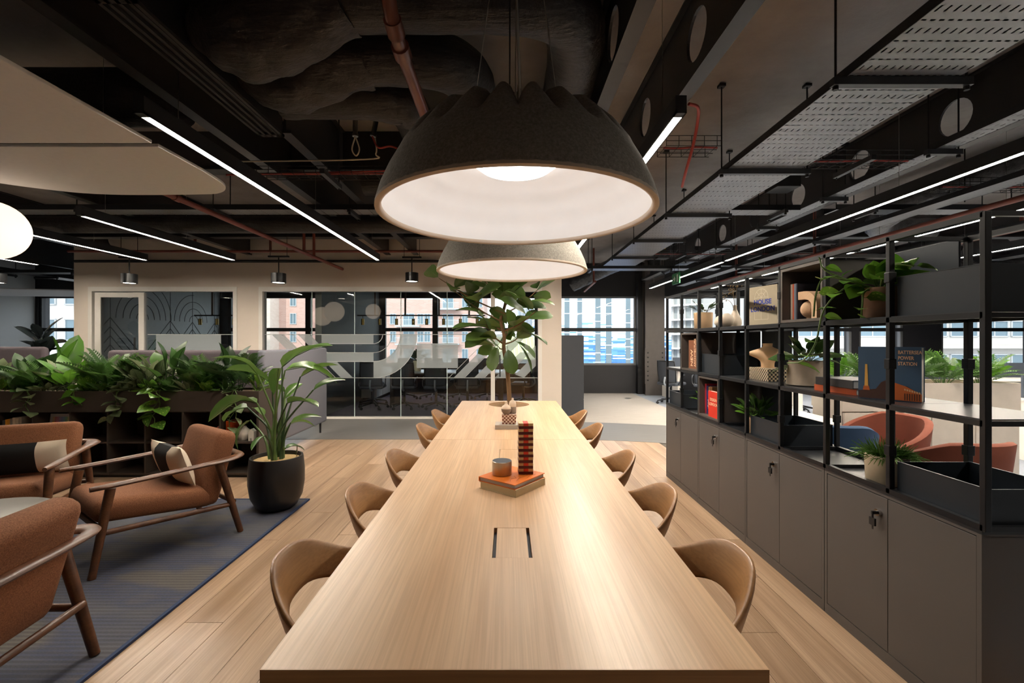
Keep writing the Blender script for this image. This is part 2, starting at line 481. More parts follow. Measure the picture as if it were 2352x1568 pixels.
M_TRIM = plain('white_trim', 'e3dfd8', 0.45, 0, 0.02)
M_CLEAR = glassy('screen_glass', (0.96, 0.985, 0.98, 1), 1.3)
M_EDGE = plain('polished_glass_edge', 'cfe3e2', 0.2, 0, 0.02)
def screen(name, a, b, joints, first=0):
    y0, y1 = YW - 0.015, YW + 0.135
    m = MB(); m.box(a, a + 0.07, y0, y1, 0, HD - 0.085); m.box(b - 0.07, b, y0, y1, 0, HD - 0.085); m.box(a, b, y0, y1, HD - 0.085, HD - 0.001)
    m.box(a + 0.07, b - 0.07, y0 + 0.03, y1 - 0.03, 0, 0.04)
    fr = struct(m.build(name, M_TRIM))
    xs = [a + 0.07] + joints + [b - 0.07]
    for x in joints:
        MB().box(x - 0.006, x + 0.006, YW + 0.053, YW + 0.067, 0.04, HD - 0.085).build('glass_joint', M_EDGE, fr)
    for xa, xb in list(zip(xs, xs[1:]))[first:]:
        MB().box(xa + 0.006, xb - 0.006, YW + 0.055, YW + 0.065, 0.04, HD - 0.085).build('pane', M_CLEAR, fr)
    return fr
s1 = screen('window_10', O1[0], O1[1], [-6.72], 1)
d1 = MB(); d1.box(-7.61, -7.50, YW + 0.02, YW + 0.09, 0.0, 2.24); d1.box(-6.80, -6.70, YW + 0.02, YW + 0.09, 0.0, 2.24); d1.box(-7.61, -6.70, YW + 0.02, YW + 0.09, 2.24, 2.33)
do = struct(d1.build('door_1', M_TRIM)); MB().tube([(-6.83, YW - 0.03, 0.85), (-6.83, YW - 0.03, 1.5)], 0.014, 8).build('door_handle', M_BLACK, do)
MB().box(-7.50, -6.80, YW + 0.035, YW + 0.041, 0.02, 2.24).build('pane', M_CLEAR, do)
s2 = screen('window_11', O2[0], O2[1], [-3.62, -2.83, -1.975, -1.12, -0.27])
d2 = MB(); d2.box(-0.31, -0.235, YW + 0.01, YW + 0.11, 0.0, HD - 0.085)
do2 = struct(d2.build('door_2', M_TRIM)); MB().tube([(-0.14, YW - 0.03, 0.78), (-0.14, YW - 0.03, 1.18)], 0.012, 8).build('door_handle', M_BLACK, do2)

# frosted manifestation on the screens: bands, quarter rings and slanted bars
FZ0, FZ1 = 0.755, 1.555
M_FROST, M_FLINE = frosted('frosted_film', 0.52), frosted('film_line', 0.8, 'f4f6f4')
def film(poly, parent):
    MB().plate(poly, YW + 0.050, YW + 0.053).build('film', M_FROST, parent)
def fline(pts, parent, w=0.012):
    m = MB()
    for (xa, za), (xb, zb) in zip(pts, pts[1:]):
        d = Vector((xb - xa, zb - za)); nn = Vector((-d.y, d.x)).normalized() * w / 2
        m.plate([(xa - nn.x, za - nn.y), (xb - nn.x, zb - nn.y), (xb + nn.x, zb + nn.y), (xa + nn.x, za + nn.y)], YW + 0.047, YW + 0.050)
    m.build('film_line', M_FLINE, parent)
st = 0.16
for z in (FZ0, FZ1): fline([(O2[0] + 0.07, z), (O2[1] - 0.07, z)], s2); fline([(O1[0] + 1.05, z), (O1[1] - 0.07, z)], s1)
# slanted bars beside the sofa
for k, x in enumerate((-4.36, -3.88)):
    film([(x + 0.8, FZ0), (x + 1.02, FZ0), (x + 0.22, FZ1), (x, FZ1)], s2)
for x in (-4.2, -3.98): fline([(x, FZ1), (x + 0.8, FZ0)], s2, 0.008)
film([(-6.5, FZ0), (-5.3, FZ0), (-5.3, FZ1), (-6.5, FZ1)], s1)
# horizontal bands running into quarter rings
cx, cz = -2.48, FZ1 + 0.0
def ring(r0, r1, a0, a1, n=14):
    out = [(cx + r1 * math.cos(math.radians(a0 + (a1 - a0) * i / n)), cz + r1 * math.sin(math.radians(a0 + (a1 - a0) * i / n))) for i in range(n + 1)]
    inn = [(cx + r0 * math.cos(math.radians(a0 + (a1 - a0) * i / n)), cz + r0 * math.sin(math.radians(a0 + (a1 - a0) * i / n))) for i in range(n + 1)]
    return out + inn[::-1]
film([(-3.44, FZ1 - 0.17), (cx, FZ1 - 0.17), (cx, FZ1), (-3.44, FZ1)], s2)
film([(-3.44, FZ1 - 0.50), (cx, FZ1 - 0.50), (cx, FZ1 - 0.335), (-3.44, FZ1 - 0.335)], s2)
film(ring(0.50, 0.80, -90, 0), s2)
for r in (0.17, 0.335, 0.50, 0.80):
    a = [(cx + r * math.cos(math.radians(-90 + i * 7.5)), cz + r * math.sin(math.radians(-90 + i * 7.5))) for i in range(13)]
    fline([(-3.44, cz - r)] + a, s2)
film([(-1.68, FZ1 - 0.62), (-0.92, FZ1 - 0.62), (-0.92, FZ1 - 0.165), (-1.68, FZ1 - 0.165)], s2)
for k, x in enumerate((-1.0, -0.62, -0.24)):
    film([(x, FZ0), (x + 0.19, FZ0), (x + 0.99 if k < 2 else x + 0.66, FZ1 if k < 2 else FZ1 - 0.33), (x + 0.8 if k < 2 else x + 0.47, FZ1 if k < 2 else FZ1 - 0.33)], s2)
for x in (-1.09, -0.80, -0.43): fline([(x, FZ0), (x + 0.8, FZ1)], s2, 0.008)
film([(0.3, FZ0), (0.52, FZ0 + 0.22), (0.52, FZ1 - 0.2), (0.36, FZ1 - 0.36), (0.36, FZ0 + 0.28), (0.14, FZ0 + 0.06)], s2)
# black conduit along the wall and skirting
struct(MB().tube([(-7.9, YW - 0.06, 2.89), (0.9, YW - 0.06, 2.89)], 0.025, 8).build('trim_2', M_BLACK))
struct(MB().box(-4.95, -4.59, YW - 0.012, YW, 0, 0.09).build('baseboard_partition', M_TRIM))

# riveted steel column by the corridor window
colm = struct(MB().box(3.62, 4.12, 12.0, 12.06, 0, CEIL).box(3.62, 4.12, 12.3, 12.36, 0, CEIL).box(3.84, 3.9, 12.06, 12.3, 0, CEIL).build('column', plain('column_steel', '55504e', 0.45, 0.2, 0.15)))
MB().box(3.6, 4.14, 11.985, 12.0, 0.3, 1.25).build('splice_plate', plain('column_steel'  , '55504e'), colm)
rv = MB().lathe([(0.0, 0.014), (0.014, 0.011), (0.02, 0.0)], n=8).mesh('rivet', 60); rv.materials.append(M_BLACK)
for i in range(7):
    for sx in (3.68, 4.06):
        o = link('rivet', rv, None, colm, 0, (sx, 11.985, 0.4 + i * 0.12)); o.rotation_euler = (math.pi / 2, 0, 0)
struct(MB().box(3.5, 3.62, 12.28, 12.48, 0, CEIL).build('trim_3', M_BLACK))
# ---------------------------------------------------------------- outside: ground and buildings across the street
struct(MB().box(-140, 140, 13, 260, -14, -13).build('ground', plain('street_paving', '9a9894', 0.9)))
M_WING = plain('office_window_glass', '788d96', 0.12, 0.0, 0.15, 0.3)
M_WFRAME = plain('pale_window_frame', 'cfd2d2', 0.5)
def brickmat(name, c1, c2, mortar, scale, w=0.5, h=0.25):
    t = NT(name); b = t.node('ShaderNodeTexBrick')
    b.inputs['Color1'].default_value = lin(c1); b.inputs['Color2'].default_value = lin(c2); b.inputs['Mortar'].default_value = lin(mortar)
    b.inputs['Scale'].default_value = scale; b.inputs['Brick Width'].default_value = w; b.inputs['Row Height'].default_value = h
    b.inputs['Mortar Size'].default_value = 0.012
    tc = t.node('ShaderNodeTexCoord'); sp = t.node('ShaderNodeSeparateXYZ'); cb = t.node('ShaderNodeCombineXYZ')
    t.link(tc.outputs['Object'], sp.inputs[0]); t.link(t.math('ADD', sp.outputs['X'], sp.outputs['Y']), cb.inputs['X']); t.link(sp.outputs['Z'], cb.inputs['Y'])
    t.link(cb.outputs[0], b.inputs['Vector']); t.set(b.outputs['Color'], 0.85); return t.m
M_BRICK = brickmat('pink_brick', 'd8b3a4', 'cfa696', 'dfc6ba', 1.0, 0.6, 0.2)
M_BRICK2 = brickmat('buff_brick', 'e9d8c8', 'e0cdbb', 'eadfd2', 1.0, 0.6, 0.2)
def window_mesh(w, h, bars=1):
    m = MB(); m.box(0, w, -0.02, 0.1, 0, h)
    m.cur = 1; m.box(0, w, -0.12, -0.02, 0, 0.1).box(0, w, -0.12, -0.02, h - 0.1, h).box(0, 0.09, -0.12, -0.02, 0, h).box(w - 0.09, w, -0.12, -0.02, 0, h)
    for k in range(bars): x = w * (k + 1) / (bars + 1); m.box(x - 0.04, x + 0.04, -0.1, -0.02, 0, h)
    me = m.mesh('window'); me.materials.append(M_WING); me.materials.append(M_WFRAME); return me
WIN_A, WIN_B = window_mesh(1.1, 1.9), window_mesh(2.0, 2.1)
RAIL = MB().box(0, 4.2, 0, 1.5, -0.2, 0.0).box(0, 4.2, 0, 0.05, 1.0, 1.08)
for k in range(22): RAIL.box(k * 0.195, k * 0.195 + 0.04, 0, 0.04, 0, 1.0)
RAILM = RAIL.mesh('balcony'); RAILM.materials.append(plain('balcony_metal', 'c8cdcc', 0.5))
def block(root, x0, x1, y0, y1, z1, mat, cols, balc, z0=-13, zs=-8.2):
    MB().box(x0, x1, y0, y1, z0, z1).build('wall', mat, root)
    z = zs
    while z + 2.6 < z1:
        for x in cols: link('window', WIN_A, None, root, 0, (x, y0, z))
        for x in balc:
            link('window', WIN_B, None, root, 0, (x + 1.1, y0, z - 0.15)); link('balcony', RAILM, None, root, 0, (x, y0 - 1.5, z - 0.25))
        z += 3.1
b = thing('apartment_building', 'pink brick apartment block with stacked balconies beyond the meeting room glass', 'building', (0, 0, -13))
b.location = (0, 0, 0)
block(b, -62, -39.5, 76, 90, 16, M_BRICK2, [-41.2, -50, -52], [-47.5, -57])
block(b, -39.5, -35, 79, 90, 16, M_BRICK, [-37.6], [])
block(b, -35, -21.5, 86, 98, 12, M_BRICK, [-33.2, -30.6, -28], [-26])
block(b, -21.5, -13.2, 80, 96, 8.6, M_BRICK, [-20.6, -15.8, -14.6], [-20.0 + 0.6])
block(b, -13.2, -4.2, 82, 96, 11.5, M_BRICK, [-8.2, -5.6], [-12.8])
# pavilion with a ribbed green-grey roof
pv = thing('pavilion', 'low pavilion with ribbed pale green roof outside the meeting room', 'building', (0, 0, 0))
MB().box(-0.6, 4.2, 30.5, 36, -13, 0.35).build('wall', plain('pavilion_wall', '8b8a86', 0.7), pv)
MB().add([(-1, 30, .3), (4.6, 30, .3), (4.6, 33.4, 1.7), (-1, 33.4, 1.7), (-1, 30, .2), (4.6, 30, .2), (4.6, 33.4, 1.6), (-1, 33.4, 1.6)], [(0,1,2,3),(4,7,6,5),(0,4,5,1),(1,5,6,2),(2,6,7,3),(3,7,4,0)]).build('roof', plain('green_roof', 'b9bd8f', 0.7), pv)
rib = MB().add([(0, 30, .3), (.06, 30, .3), (.06, 33.4, 1.7), (0, 33.4, 1.7), (0, 30, .38), (.06, 30, .38), (.06, 33.4, 1.78), (0, 33.4, 1.78)], [(4,5,6,7),(0,1,5,4),(1,2,6,5),(3,7,6,2),(0,4,7,3)]).mesh('roof_rib'); rib.materials.append(plain('green_roof_rib', 'd3d6ac', 0.7))
for k in range(20): link('roof_rib', rib, None, pv, 0, (-0.95 + k * 0.28, 0, 0))
# distant pale tower behind the pavilion
tw = thing('office_tower', 'distant pale tower with close vertical fins behind the pavilion', 'building', (0, 0, 0))
MB().box(2.6, 14, 118, 130, -13, 9.6).build('wall', plain('tower_stone', 'c7cdd2', 0.7), tw)
fn = MB().box(0, 0.35, -0.4, 0, -13, 9.6).mesh('fin'); fn.materials.append(plain('tower_fin', '9fa8b2', 0.6))
for k in range(12): link('fin', fn, None, tw, 0, (2.9 + k * 0.95, 118, 0))
# blue and white clad block by the corridor window
t = NT('pixel_cladding'); bt = t.node('ShaderNodeTexBrick')
bt.inputs['Color1'].default_value = (0, 0, 0, 1); bt.inputs['Color2'].default_value = (1, 1, 1, 1); bt.inputs['Mortar'].default_value = (0.5, 0.5, 0.5, 1)
bt.inputs['Scale'].default_value = 1.0; bt.inputs['Brick Width'].default_value = 1.6; bt.inputs['Row Height'].default_value = 0.17; bt.inputs['Mortar Size'].default_value = 0.0; bt.offset = 0.37
tc = t.node('ShaderNodeTexCoord'); sp = t.node('ShaderNodeSeparateXYZ'); cb = t.node('ShaderNodeCombineXYZ')
t.link(tc.outputs['Object'], sp.inputs[0]); t.link(sp.outputs['X'], cb.inputs['X']); t.link(sp.outputs['Z'], cb.inputs['Y']); t.link(cb.outputs[0], bt.inputs['Vector'])
bw = t.node('ShaderNodeRGBToBW'); t.link(bt.outputs['Color'], bw.inputs[0])
hgt = t.math('MULTIPLY_ADD', sp.outputs['Z'], -0.105, 0.62)      # cladding turns from blue panels below to white above
k = t.math('ADD', hgt, t.math('MULTIPLY', t.math('SUBTRACT', bw.outputs[0], 0.5), 0.75))
t.set(t.ramp(k, [(0.22, lin('f2f3f2')), (0.42, lin('d2dce6')), (0.62, lin('6fa8dc')), (0.98, lin('3f74b8'))]), 0.6); M_CLAD = t.m
cl = thing('clad_building', 'block clad in blue and white panels with dark vertical window strips', 'building', (0, 0, 0))
MB().box(4.0, 21.5, 60, 75, -13, 16).build('wall', M_CLAD, cl)
M_DARKG = plain('dark_tower_glass', '6f7f84', 0.15, 0, 0.25, 0.5)
for xs, w in ((7.45, .65), (9.15, .6), (11.5, .68), (12.9, .72), (15.5, .6), (18.6, .6)):
    z = -12.0; kk = 0
    while z < 15.5:
        h = (1.1, 2.4, 1.5, 0.9, 2.0)[(kk + int(xs * 3)) % 5]
        m = MB(); m.box(xs, xs + w, 59.93, 60.02, z, z + h); m.cur = 1; m.box(xs - 0.04, xs + w + 0.04, 59.9, 60.0, z + h, z + h + 0.12)
        m.build('window', [M_DARKG, M_WFRAME], cl); z += h + 0.12; kk += 1
# round residential tower with ringed balconies
rt = thing('residential_tower', 'rounded glass residential tower with white balcony rings', 'building', (0, 0, 0))
MB().lathe([(6.6, -13), (6.6, 22), (0, 22)], (35.5, 84, 0), 40).build('core', plain('tower_glazing', 'a9aeab', 0.2, 0, 0.3, 1.2), rt)
rg = MB().lathe([(6.6, -0.15), (7.7, -0.15), (7.7, 0.15), (6.6, 0.15)], (35.5, 84, 0), 40).mesh('balcony_ring', 40); rg.materials.append(plain('tower_white', 'e6e3de', 0.6))
for k in range(12): link('balcony_ring', rg, None, rt, 0, (0, 0, -10 + k * 2.5))
fn2 = MB().box(-0.12, 0.12, -6.9, -6.55, -13, 22).mesh('mullion'); fn2.materials.append(plain('tower_mullion', 'd8d6d0', 0.6))
for k in range(15):
    o = link('mullion', fn2, None, rt, 0, (35.5, 84, 0)); o.rotation_euler = (0, 0, math.radians(-75 + k * 10))
# pale office with ribbon windows opposite the desks
of = thing('ribbon_office', 'pale office building with long ribbon windows opposite the desks', 'building', (0, 0, 0))
MB().box(26.5, 74, 48, 62, -13, 15).build('wall', plain('office_stone', 'cdc8c0', 0.7), of)
wr = window_mesh(2.9, 1.7, 1)
for z in (-5.2, -1.7, 1.8, 5.3, 8.8):
    for k in range(14): link('window', wr, None, of, 0, (27.2 + k * 3.2, 47.99, z))
MB().box(26.5, 74, 47.2, 48, 0.6, 0.9).build('ledge', plain('office_ledge', 'dcd6cc', 0.7), of)
# pale office seen past the partition's free end
ol = thing('glazed_office', 'white framed office building seen past the free end of the partition', 'building', (0, 0, 0))
MB().box(-70, -36, 46, 60, -13, 16).build('wall', plain('office_white', 'd6d3cd', 0.7), ol)
wl_ = window_mesh(3.4, 2.2, 2)
for z in (-5.6, -2.2, 1.4, 5.0, 8.6):
    for k in range(7): link('window', wl_, None, ol, 0, (-66 + k * 4.3, 45.99, z))

# ---------------------------------------------------------------- steel beams under the slab
def beam_along_y(x, zb=3.03, y0=YN, y1=YB, holes=True, fl=0.09, h0=0.4, pitch=1.02, r=0.145, first=False):
    zt = CEIL; zc = (zb + zt) / 2 - 0.01; m = MB(); tw_ = 0.018
    ys = []; y = 0.3 + h0
    while holes and y < y1 - 0.4: ys.append(y); y += pitch
    cur = y0; s = 0.2
    for y in ys:
        m.box(x, x + tw_, cur, y - s, zb, zt)
        n = 24; sq = []; ci = []
        for k in range(n):
            a = 2 * math.pi * k / n; c, sn = math.cos(a), math.sin(a)
            q = 1 / max(abs(c), abs(sn)); hz = (zt - zb) / 2
            zq = sn * q; sq.append((y + c * q * s, (zb + zt) / 2 + zq * hz)); ci.append((y + c * r, zc + sn * r))
        vs = [(x, a, b) for a, b in sq] + [(x, a, b) for a, b in ci] + [(x + tw_, a, b) for a, b in sq] + [(x + tw_, a, b) for a, b in ci]
        fs = []
        for k in range(n):
            k2 = (k + 1) % n
            fs += [(k, n + k, n + k2, k2), (2*n + k, 2*n + k2, 3*n + k2, 3*n + k), (n + k, 3*n + k, 3*n + k2, n + k2)]
        m.add(vs, fs); cur = y + s
    m.box(x, x + tw_, cur, y1, zb, zt)
    b = struct(m.build('beam', M_BEAM, fix=False))
    MB().box(x + tw_/2 - fl/2, x + tw_/2 + fl/2, y0, y1, zb - 0.018, zb).build('flange', M_FLANGE, b)
    MB().box(x + tw_/2 - fl/2, x + tw_/2 + fl/2, y0, y1, zt - 0.016, zt - 0.001).build('flange', M_FLANGE, b)
    return b
M_FLANGE = M_BEAM
for x, hs in ((-9.6, False), (-7.2, True), (-4.75, False), (-2.2, False), (-1.69, False), (0.63, True), (1.13, True), (3.68, True), (6.2, True), (8.7, True), (11.2, False)):
    beam_along_y(x, holes=hs, y0=4.64 if x < -4 else 3.45 if x == -1.69 else 7.34 if 6 < x < 7 else YN, h0=5.0 if x < -4 else 7.6 if 6 < x < 7 else .4)
def beam_along_x(y, x0, x1, zb, fl=0.16):
    b = struct(MB().box(x0, x1, y, y + 0.018, zb, CEIL).build('beam', M_BEAM))
    MB().box(x0, x1, y + 0.009 - fl/2, y + 0.009 + fl/2, zb - 0.018, zb).build('flange', M_FLANGE, b)
for x0, x1 in ((XL, -2.2), (-2.18, -1.70), (-1.66, 0.62)): beam_along_x(4.6, x0, x1, 3.16)
for x0, x1 in ((XL, -2.2), (-2.18, -1.70), (-1.66, 0.62), (0.66, 1.12), (3.72, XR)): beam_along_x(7.3, x0, x1, 3.10)
for x0, x1 in ((3.72, XR),): beam_along_x(10.2, x0, x1, 3.12)

# ---------------------------------------------------------------- ducts
t = NT('foil_wrapped_duct'); f = t.noise(t.coords((1, 1, 1)), 11, 6, 0.62); g = t.noise(t.coords((1, 7, 7)), 4, 5, 0.6)
t.set(t.mix(f, lin('1e1d1e'), lin('3a3738')), 0.5); t.bump(t.math('ADD', f, g), 0.55, 0.03); M_DUCT = t.m
t = NT('silver_foil_duct'); f = t.noise(t.coords((1, 1, 1)), 13, 5, 0.6); t.set(t.mix(f, lin('3b3b3d'), lin('6d6d70')), 0.35, 0.5); t.bump(f, 0.9, 0.03); M_FOIL = t.m
def crumple(mb, amp, seed):
    rr = random.Random(seed)
    from mathutils import noise as mn
    def jig(v, q, a): return Vector((mn.noise(v * q + Vector((seed, 0, 0))), mn.noise(v * q + Vector((0, seed, 5))), mn.noise(v * q + Vector((3, 0, seed))))) * a
    mb.v = [tuple(Vector(v) + jig(Vector(v), 9, amp) + (jig(Vector((v[0] * .5, v[1], v[2])), 34, amp * .22) if amp > .02 else Vector())) for v in mb.v]
    return mb
def duct(label, path, r, mat=M_DUCT, boots=None, amp=0.006, seed=1, n=20):
    th = thing('air_duct', label, 'duct', path[0])
    o = -Vector(path[0])
    pts = [Vector(p) + o for p in arc(path, 8)]
    crumple(MB().tube(pts, r, n), min(amp, .02), seed).build('duct_run', mat, th, 60)
    if boots:
        bp = [Vector(p) + o for p in arc(boots[0], 10)]; rs = []
        for i in range(len(bp)):
            u = i / (len(bp) - 1) * (len(boots[1]) - 1); k = min(int(u), len(boots[1]) - 2); rs.append(boots[1][k] + (boots[1][k+1] - boots[1][k]) * (u - k))
        crumple(MB().tube(bp, rs, 56), 0.026, seed + 5).build('wrapped_boot', M_DUCT, th, 70)
    return th
duct('first black wrapped duct bending beside the holed beam', [(-0.95, 2.32, 3.2), (-0.5, 2.33, 3.21), (0.0, 2.34, 3.21), (0.28, 2.42, 3.21), (0.40, 2.68, 3.21), (0.42, 3.2, 3.21), (0.42, 4.45, 3.21)], 0.17, seed=1,
     boots=([(-1.64, 2.44, 3.14), (-1.5, 2.43, 3.09), (-1.36, 2.42, 3.05), (-1.14, 2.37, 3.08), (-0.95, 2.33, 3.17), (-0.83, 2.32, 3.2)], (.11, .18, .205, .205, .19, .185)))
duct('middle black wrapped duct bending away above the front dome lamp', [(-0.95, 2.82, 3.2), (-0.65, 2.83, 3.2), (-0.42, 2.88, 3.2), (-0.27, 3.06, 3.2), (-0.25, 3.4, 3.2), (-0.25, 4.45, 3.2)], 0.165, seed=2,
     boots=([(-1.64, 2.87, 3.15), (-1.52, 2.87, 3.1), (-1.4, 2.86, 3.06), (-1.2, 2.84, 3.09), (-1.0, 2.82, 3.17), (-0.88, 2.82, 3.2)], (.11, .155, .175, .178, .178, .175)))
duct('last black wrapped duct of three leaving the slot diffuser', [(-1.6, 3.25, 3.18), (-1.3, 3.25, 3.18), (-1.0, 3.26, 3.18), (-0.82, 3.33, 3.18), (-0.74, 3.45, 3.18), (-0.74, 4.45, 3.18)], 0.15, seed=3)
duct('large black duct crossing above the acoustic rafts', [(-7.0, 3.23, 3.16), (-5.0, 3.23, 3.16), (-2.32, 3.23, 3.16)], 0.19, seed=4, amp=0.004)
duct('black duct crossing near the partition above the line lights', [(-8.5, 5.73, 2.895), (-5, 5.73, 2.895), (-2.0, 5.73, 2.895), (-0.5, 5.73, 2.895)], 0.105, seed=6, amp=0.004)
duct('black duct crossing behind the wire basket tray', [(-1.6, 5.1, 3.2), (-1.0, 5.1, 3.2), (0.4, 5.1, 3.2)], 0.13, seed=8, amp=0.004)
duct('silver foil flexible duct sagging above the open shelving', [(6.0, 2.2, 3.28), (5.75, 3.6, 3.27), (5.35, 5.0, 3.27), (5.16, 6.0, 3.2), (5.32, 6.55, 3.12), (5.75, 6.85, 3.1), (6.38, 6.9, 3.12)], 0.17, M_FOIL, seed=9, amp=0.02)
duct('silver foil duct curving down beside the corridor window', [(2.7, 9.2, 3.2), (2.4, 10.4, 3.15), (2.0, 11.0, 3.0), (1.6, 11.3, 2.82)], 0.17, M_FOIL, seed=10, amp=0.015)
duct('long silver duct above the far desks', [(7.2, 8.7, 2.87), (9.5, 8.7, 2.87), (13.5, 8.7, 2.87)], 0.095, M_FOIL, seed=11, amp=0.012)

# slot diffuser with its plenum box
sd = thing('slot_diffuser', 'black linear slot diffuser with three slots under its plenum box', 'air diffuser', (-1.74, 2.7, 2.95))
M_PLEN = plain('plenum_paint', '202329', 0.45, 0.1, 0.15, 3)
MB().box(-0.085, 0.085, -0.68, 0.66, 0.02, 0.4).build('plenum_box', M_PLEN, sd, bevel=0.004)
M_SLAT = plain('diffuser_blade', '26282c', 0.6)
for x in (-0.09, -0.047, 0.0, 0.047): MB().box(x, x + (0.02 if x in (-0.09,) else 0.018), -0.7, 0.68, 0.0, 0.018).build('blade', M_SLAT, sd)
MB().box(0.07, 0.09, -0.7, 0.68, 0.0, 0.018).box(-0.09, 0.09, -0.7, -0.66, 0.0, 0.0185).box(-0.09, 0.09, 0.64, 0.68, 0, 0.0185).build('frame', M_SLAT, sd)

# ---------------------------------------------------------------- pipes
def pipe(name, label, path, r, mat, cat='pipe', rings=(), drops=()):
    th = thing(name, label, cat, path[0]); o = -Vector(path[0])
    MB().tube([Vector(p) + o for p in path], r, 12).build('pipe_run', mat, th, 60)
    for p, q, rr in rings: MB().tube([Vector(p) + o, Vector(q) + o], rr, 14).build('coupling', mat, th, 60)
    for p, q in drops: MB().tube([Vector(p) + o, Vector(q) + o], 0.022, 8).build('branch', mat, th, 60)
    return th
M_COPPER = plain('brown_drain_plastic', '8a5444', 0.32, 0, 0.08)
M_OXIDE = plain('red_oxide_pipe', '7c3f34', 0.45, 0, 0.1)
dp = arc([(-0.5, 1.86, 3.5), (-0.5, 1.86, 3.15), (-0.5, 1.88, 3.0), (-0.5, 1.95, 2.86), (-0.5, 2.1, 2.815), (-0.5, 2.4, 2.81)], 6) + [Vector((-0.5, 4.3, 2.79))]
pipe('drain_pipe', 'brown plastic drain pipe elbowing down in front of the ducts', dp, 0.032, M_COPPER, rings=[((-0.5, 1.98, 2.84), (-0.5, 2.06, 2.822), 0.04), ((-0.5, 2.12, 2.815), (-0.5, 2.2, 2.811), 0.042), ((-0.5, 1.862, 3.1), (-0.5, 1.868, 3.03), 0.04)])
pipe('sprinkler_pipe', 'red oxide sprinkler pipe running to the white partition', [(-3.03, 2.4, 2.752), (-3.03, 8.38, 2.752)], 0.027, M_OXIDE, rings=[((-3.03, 4.15, 2.752), (-3.03, 4.22, 2.752), 0.034)], drops=[((-3.03, 7.15, 2.752), (-3.03, 7.15, 3.3)), ((-3.03, 6.8, 2.752), (-3.03, 6.8, 3.3))])
pipe('sprinkler_pipe', 'red oxide sprinkler pipe running above the open shelving', [(4.7, 1.5, 2.75), (4.7, 11.9, 2.75)], 0.03, M_OXIDE, drops=[((4.7, 7.0, 2.75), (4.7, 7.0, 3.5)), ((4.7, 9.4, 2.75), (4.7, 9.4, 3.5))])
pipe('sprinkler_pipe', 'thin red oxide pipe beside the wide perforated tray', [(2.47, 1.2, 2.93), (2.47, 7.9, 2.93)], 0.012, M_OXIDE)
pipe('sprinkler_pipe', 'red oxide pipe crossing high above the partition', [(-7.6, 7.9, 2.985), (-0.2, 7.9, 2.985)], 0.022, M_OXIDE, drops=[((-5.4, 7.9, 2.985), (-5.4, 7.9, 3.5)), ((-4.1, 7.9, 2.985), (-4.1, 7.9, 3.5))])
pipe('sprinkler_pipe', 'copper toned pipe end by the corridor window', [(1.9, 9.9, 2.72), (2.0, 11.9, 2.72)], 0.026, M_OXIDE, drops=[((1.92, 10.2, 2.72), (1.92, 10.2, 3.5))])
pipe('sprinkler_pipe', 'red oxide pipe above the far desks', [(7.42, 3.2, 3.05), (7.42, 11.9, 3.05)], 0.026, M_OXIDE, drops=[((7.42, 6.6, 3.05), (7.42, 6.6, 3.5))])
pipe('conduit', 'red curved cable conduit dropping to the wire basket', arc([(1.19, 3.0, 3.0), (1.27, 3.05, 3.0), (1.33, 3.2, 2.98), (1.34, 3.3, 2.86), (1.35, 3.45, 2.74), (1.42, 3.72, 2.70)], 5), 0.011, plain('red_cable', 'a23a32', 0.5), 'cable')
pipe('conduit', 'straight grey conduit stub with a white cable loop', [(-1.25, 3.75, 3.5), (-1.25, 3.75, 3.14)], 0.02, M_SILVER, 'conduit', rings=[((-1.25, 3.75, 3.14), (-1.25, 3.75, 3.12), 0.024)])
pipe('conduit', 'bent grey conduit stub feeding red cables', [(-1.03, 3.75, 3.5), (-1.10, 3.75, 3.14)], 0.02, M_SILVER, 'conduit', rings=[((-1.10, 3.75, 3.14), (-1.105, 3.75, 3.12), 0.024)])
M_RED, M_IVORY = plain('red_cable', 'a23a32', 0.5), plain('ivory_cable', 'd6cdb8', 0.5)
tag(MB().tube(arc([(-1.11, 3.75, 3.12), (-1.06, 3.75, 3.03), (-0.96, 3.75, 3.04), (-0.88, 3.75, 3.0), (-0.86, 3.78, 2.92), (-0.93, 3.85, 2.88), (-2.4, 3.9, 2.86)], 6), 0.008, 6).build('looped_cable', M_RED), 'red cable looping down into the wire basket tray', 'cable')
tag(MB().tube(arc([(-1.25, 3.75, 3.12), (-1.28, 3.76, 3.02), (-1.25, 3.77, 2.97), (-1.22, 3.76, 3.02), (-1.245, 3.75, 3.11)], 6), 0.006, 6).build('looped_cable', M_IVORY), 'ivory cable loop hanging under the straight conduit stub', 'cable')
tag(MB().tube(arc([(-1.09, 3.76, 3.11), (-1.09, 3.78, 2.99), (-1.2, 3.82, 2.96), (-2.5, 3.9, 2.97)], 6), 0.006, 6).build('looped_cable', M_IVORY), 'ivory cable running along the wire basket tray', 'cable')

# ---------------------------------------------------------------- cable trays
t = NT('perforated_tray')
tc = t.node('ShaderNodeTexCoord'); sp = t.node('ShaderNodeSeparateXYZ'); t.link(tc.outputs['Object'], sp.inputs[0])
def slots(px, py, w, h, ox, oy):
    a = t.math('ABSOLUTE', t.math('SUBTRACT', t.math('FRACT', t.math('MULTIPLY_ADD', sp.outputs['X'], 1 / px, ox)), 0.5))
    b2 = t.math('ABSOLUTE', t.math('SUBTRACT', t.math('FRACT', t.math('MULTIPLY_ADD', sp.outputs['Y'], 1 / py, oy)), 0.5))
    return t.math('MULTIPLY', t.math('LESS_THAN', a, w), t.math('LESS_THAN', b2, h))
hole = t.math('MAXIMUM', slots(0.04, 0.14, 0.13, 0.14, 0.0, 0.0), slots(0.04, 0.14, 0.30, 0.04, 0.0, 0.5))
f = t.noise(t.coords(), 5, 4)
t.set(t.mix(f, lin('86888c'), lin('a2a4a8')), 0.38, 0.55)
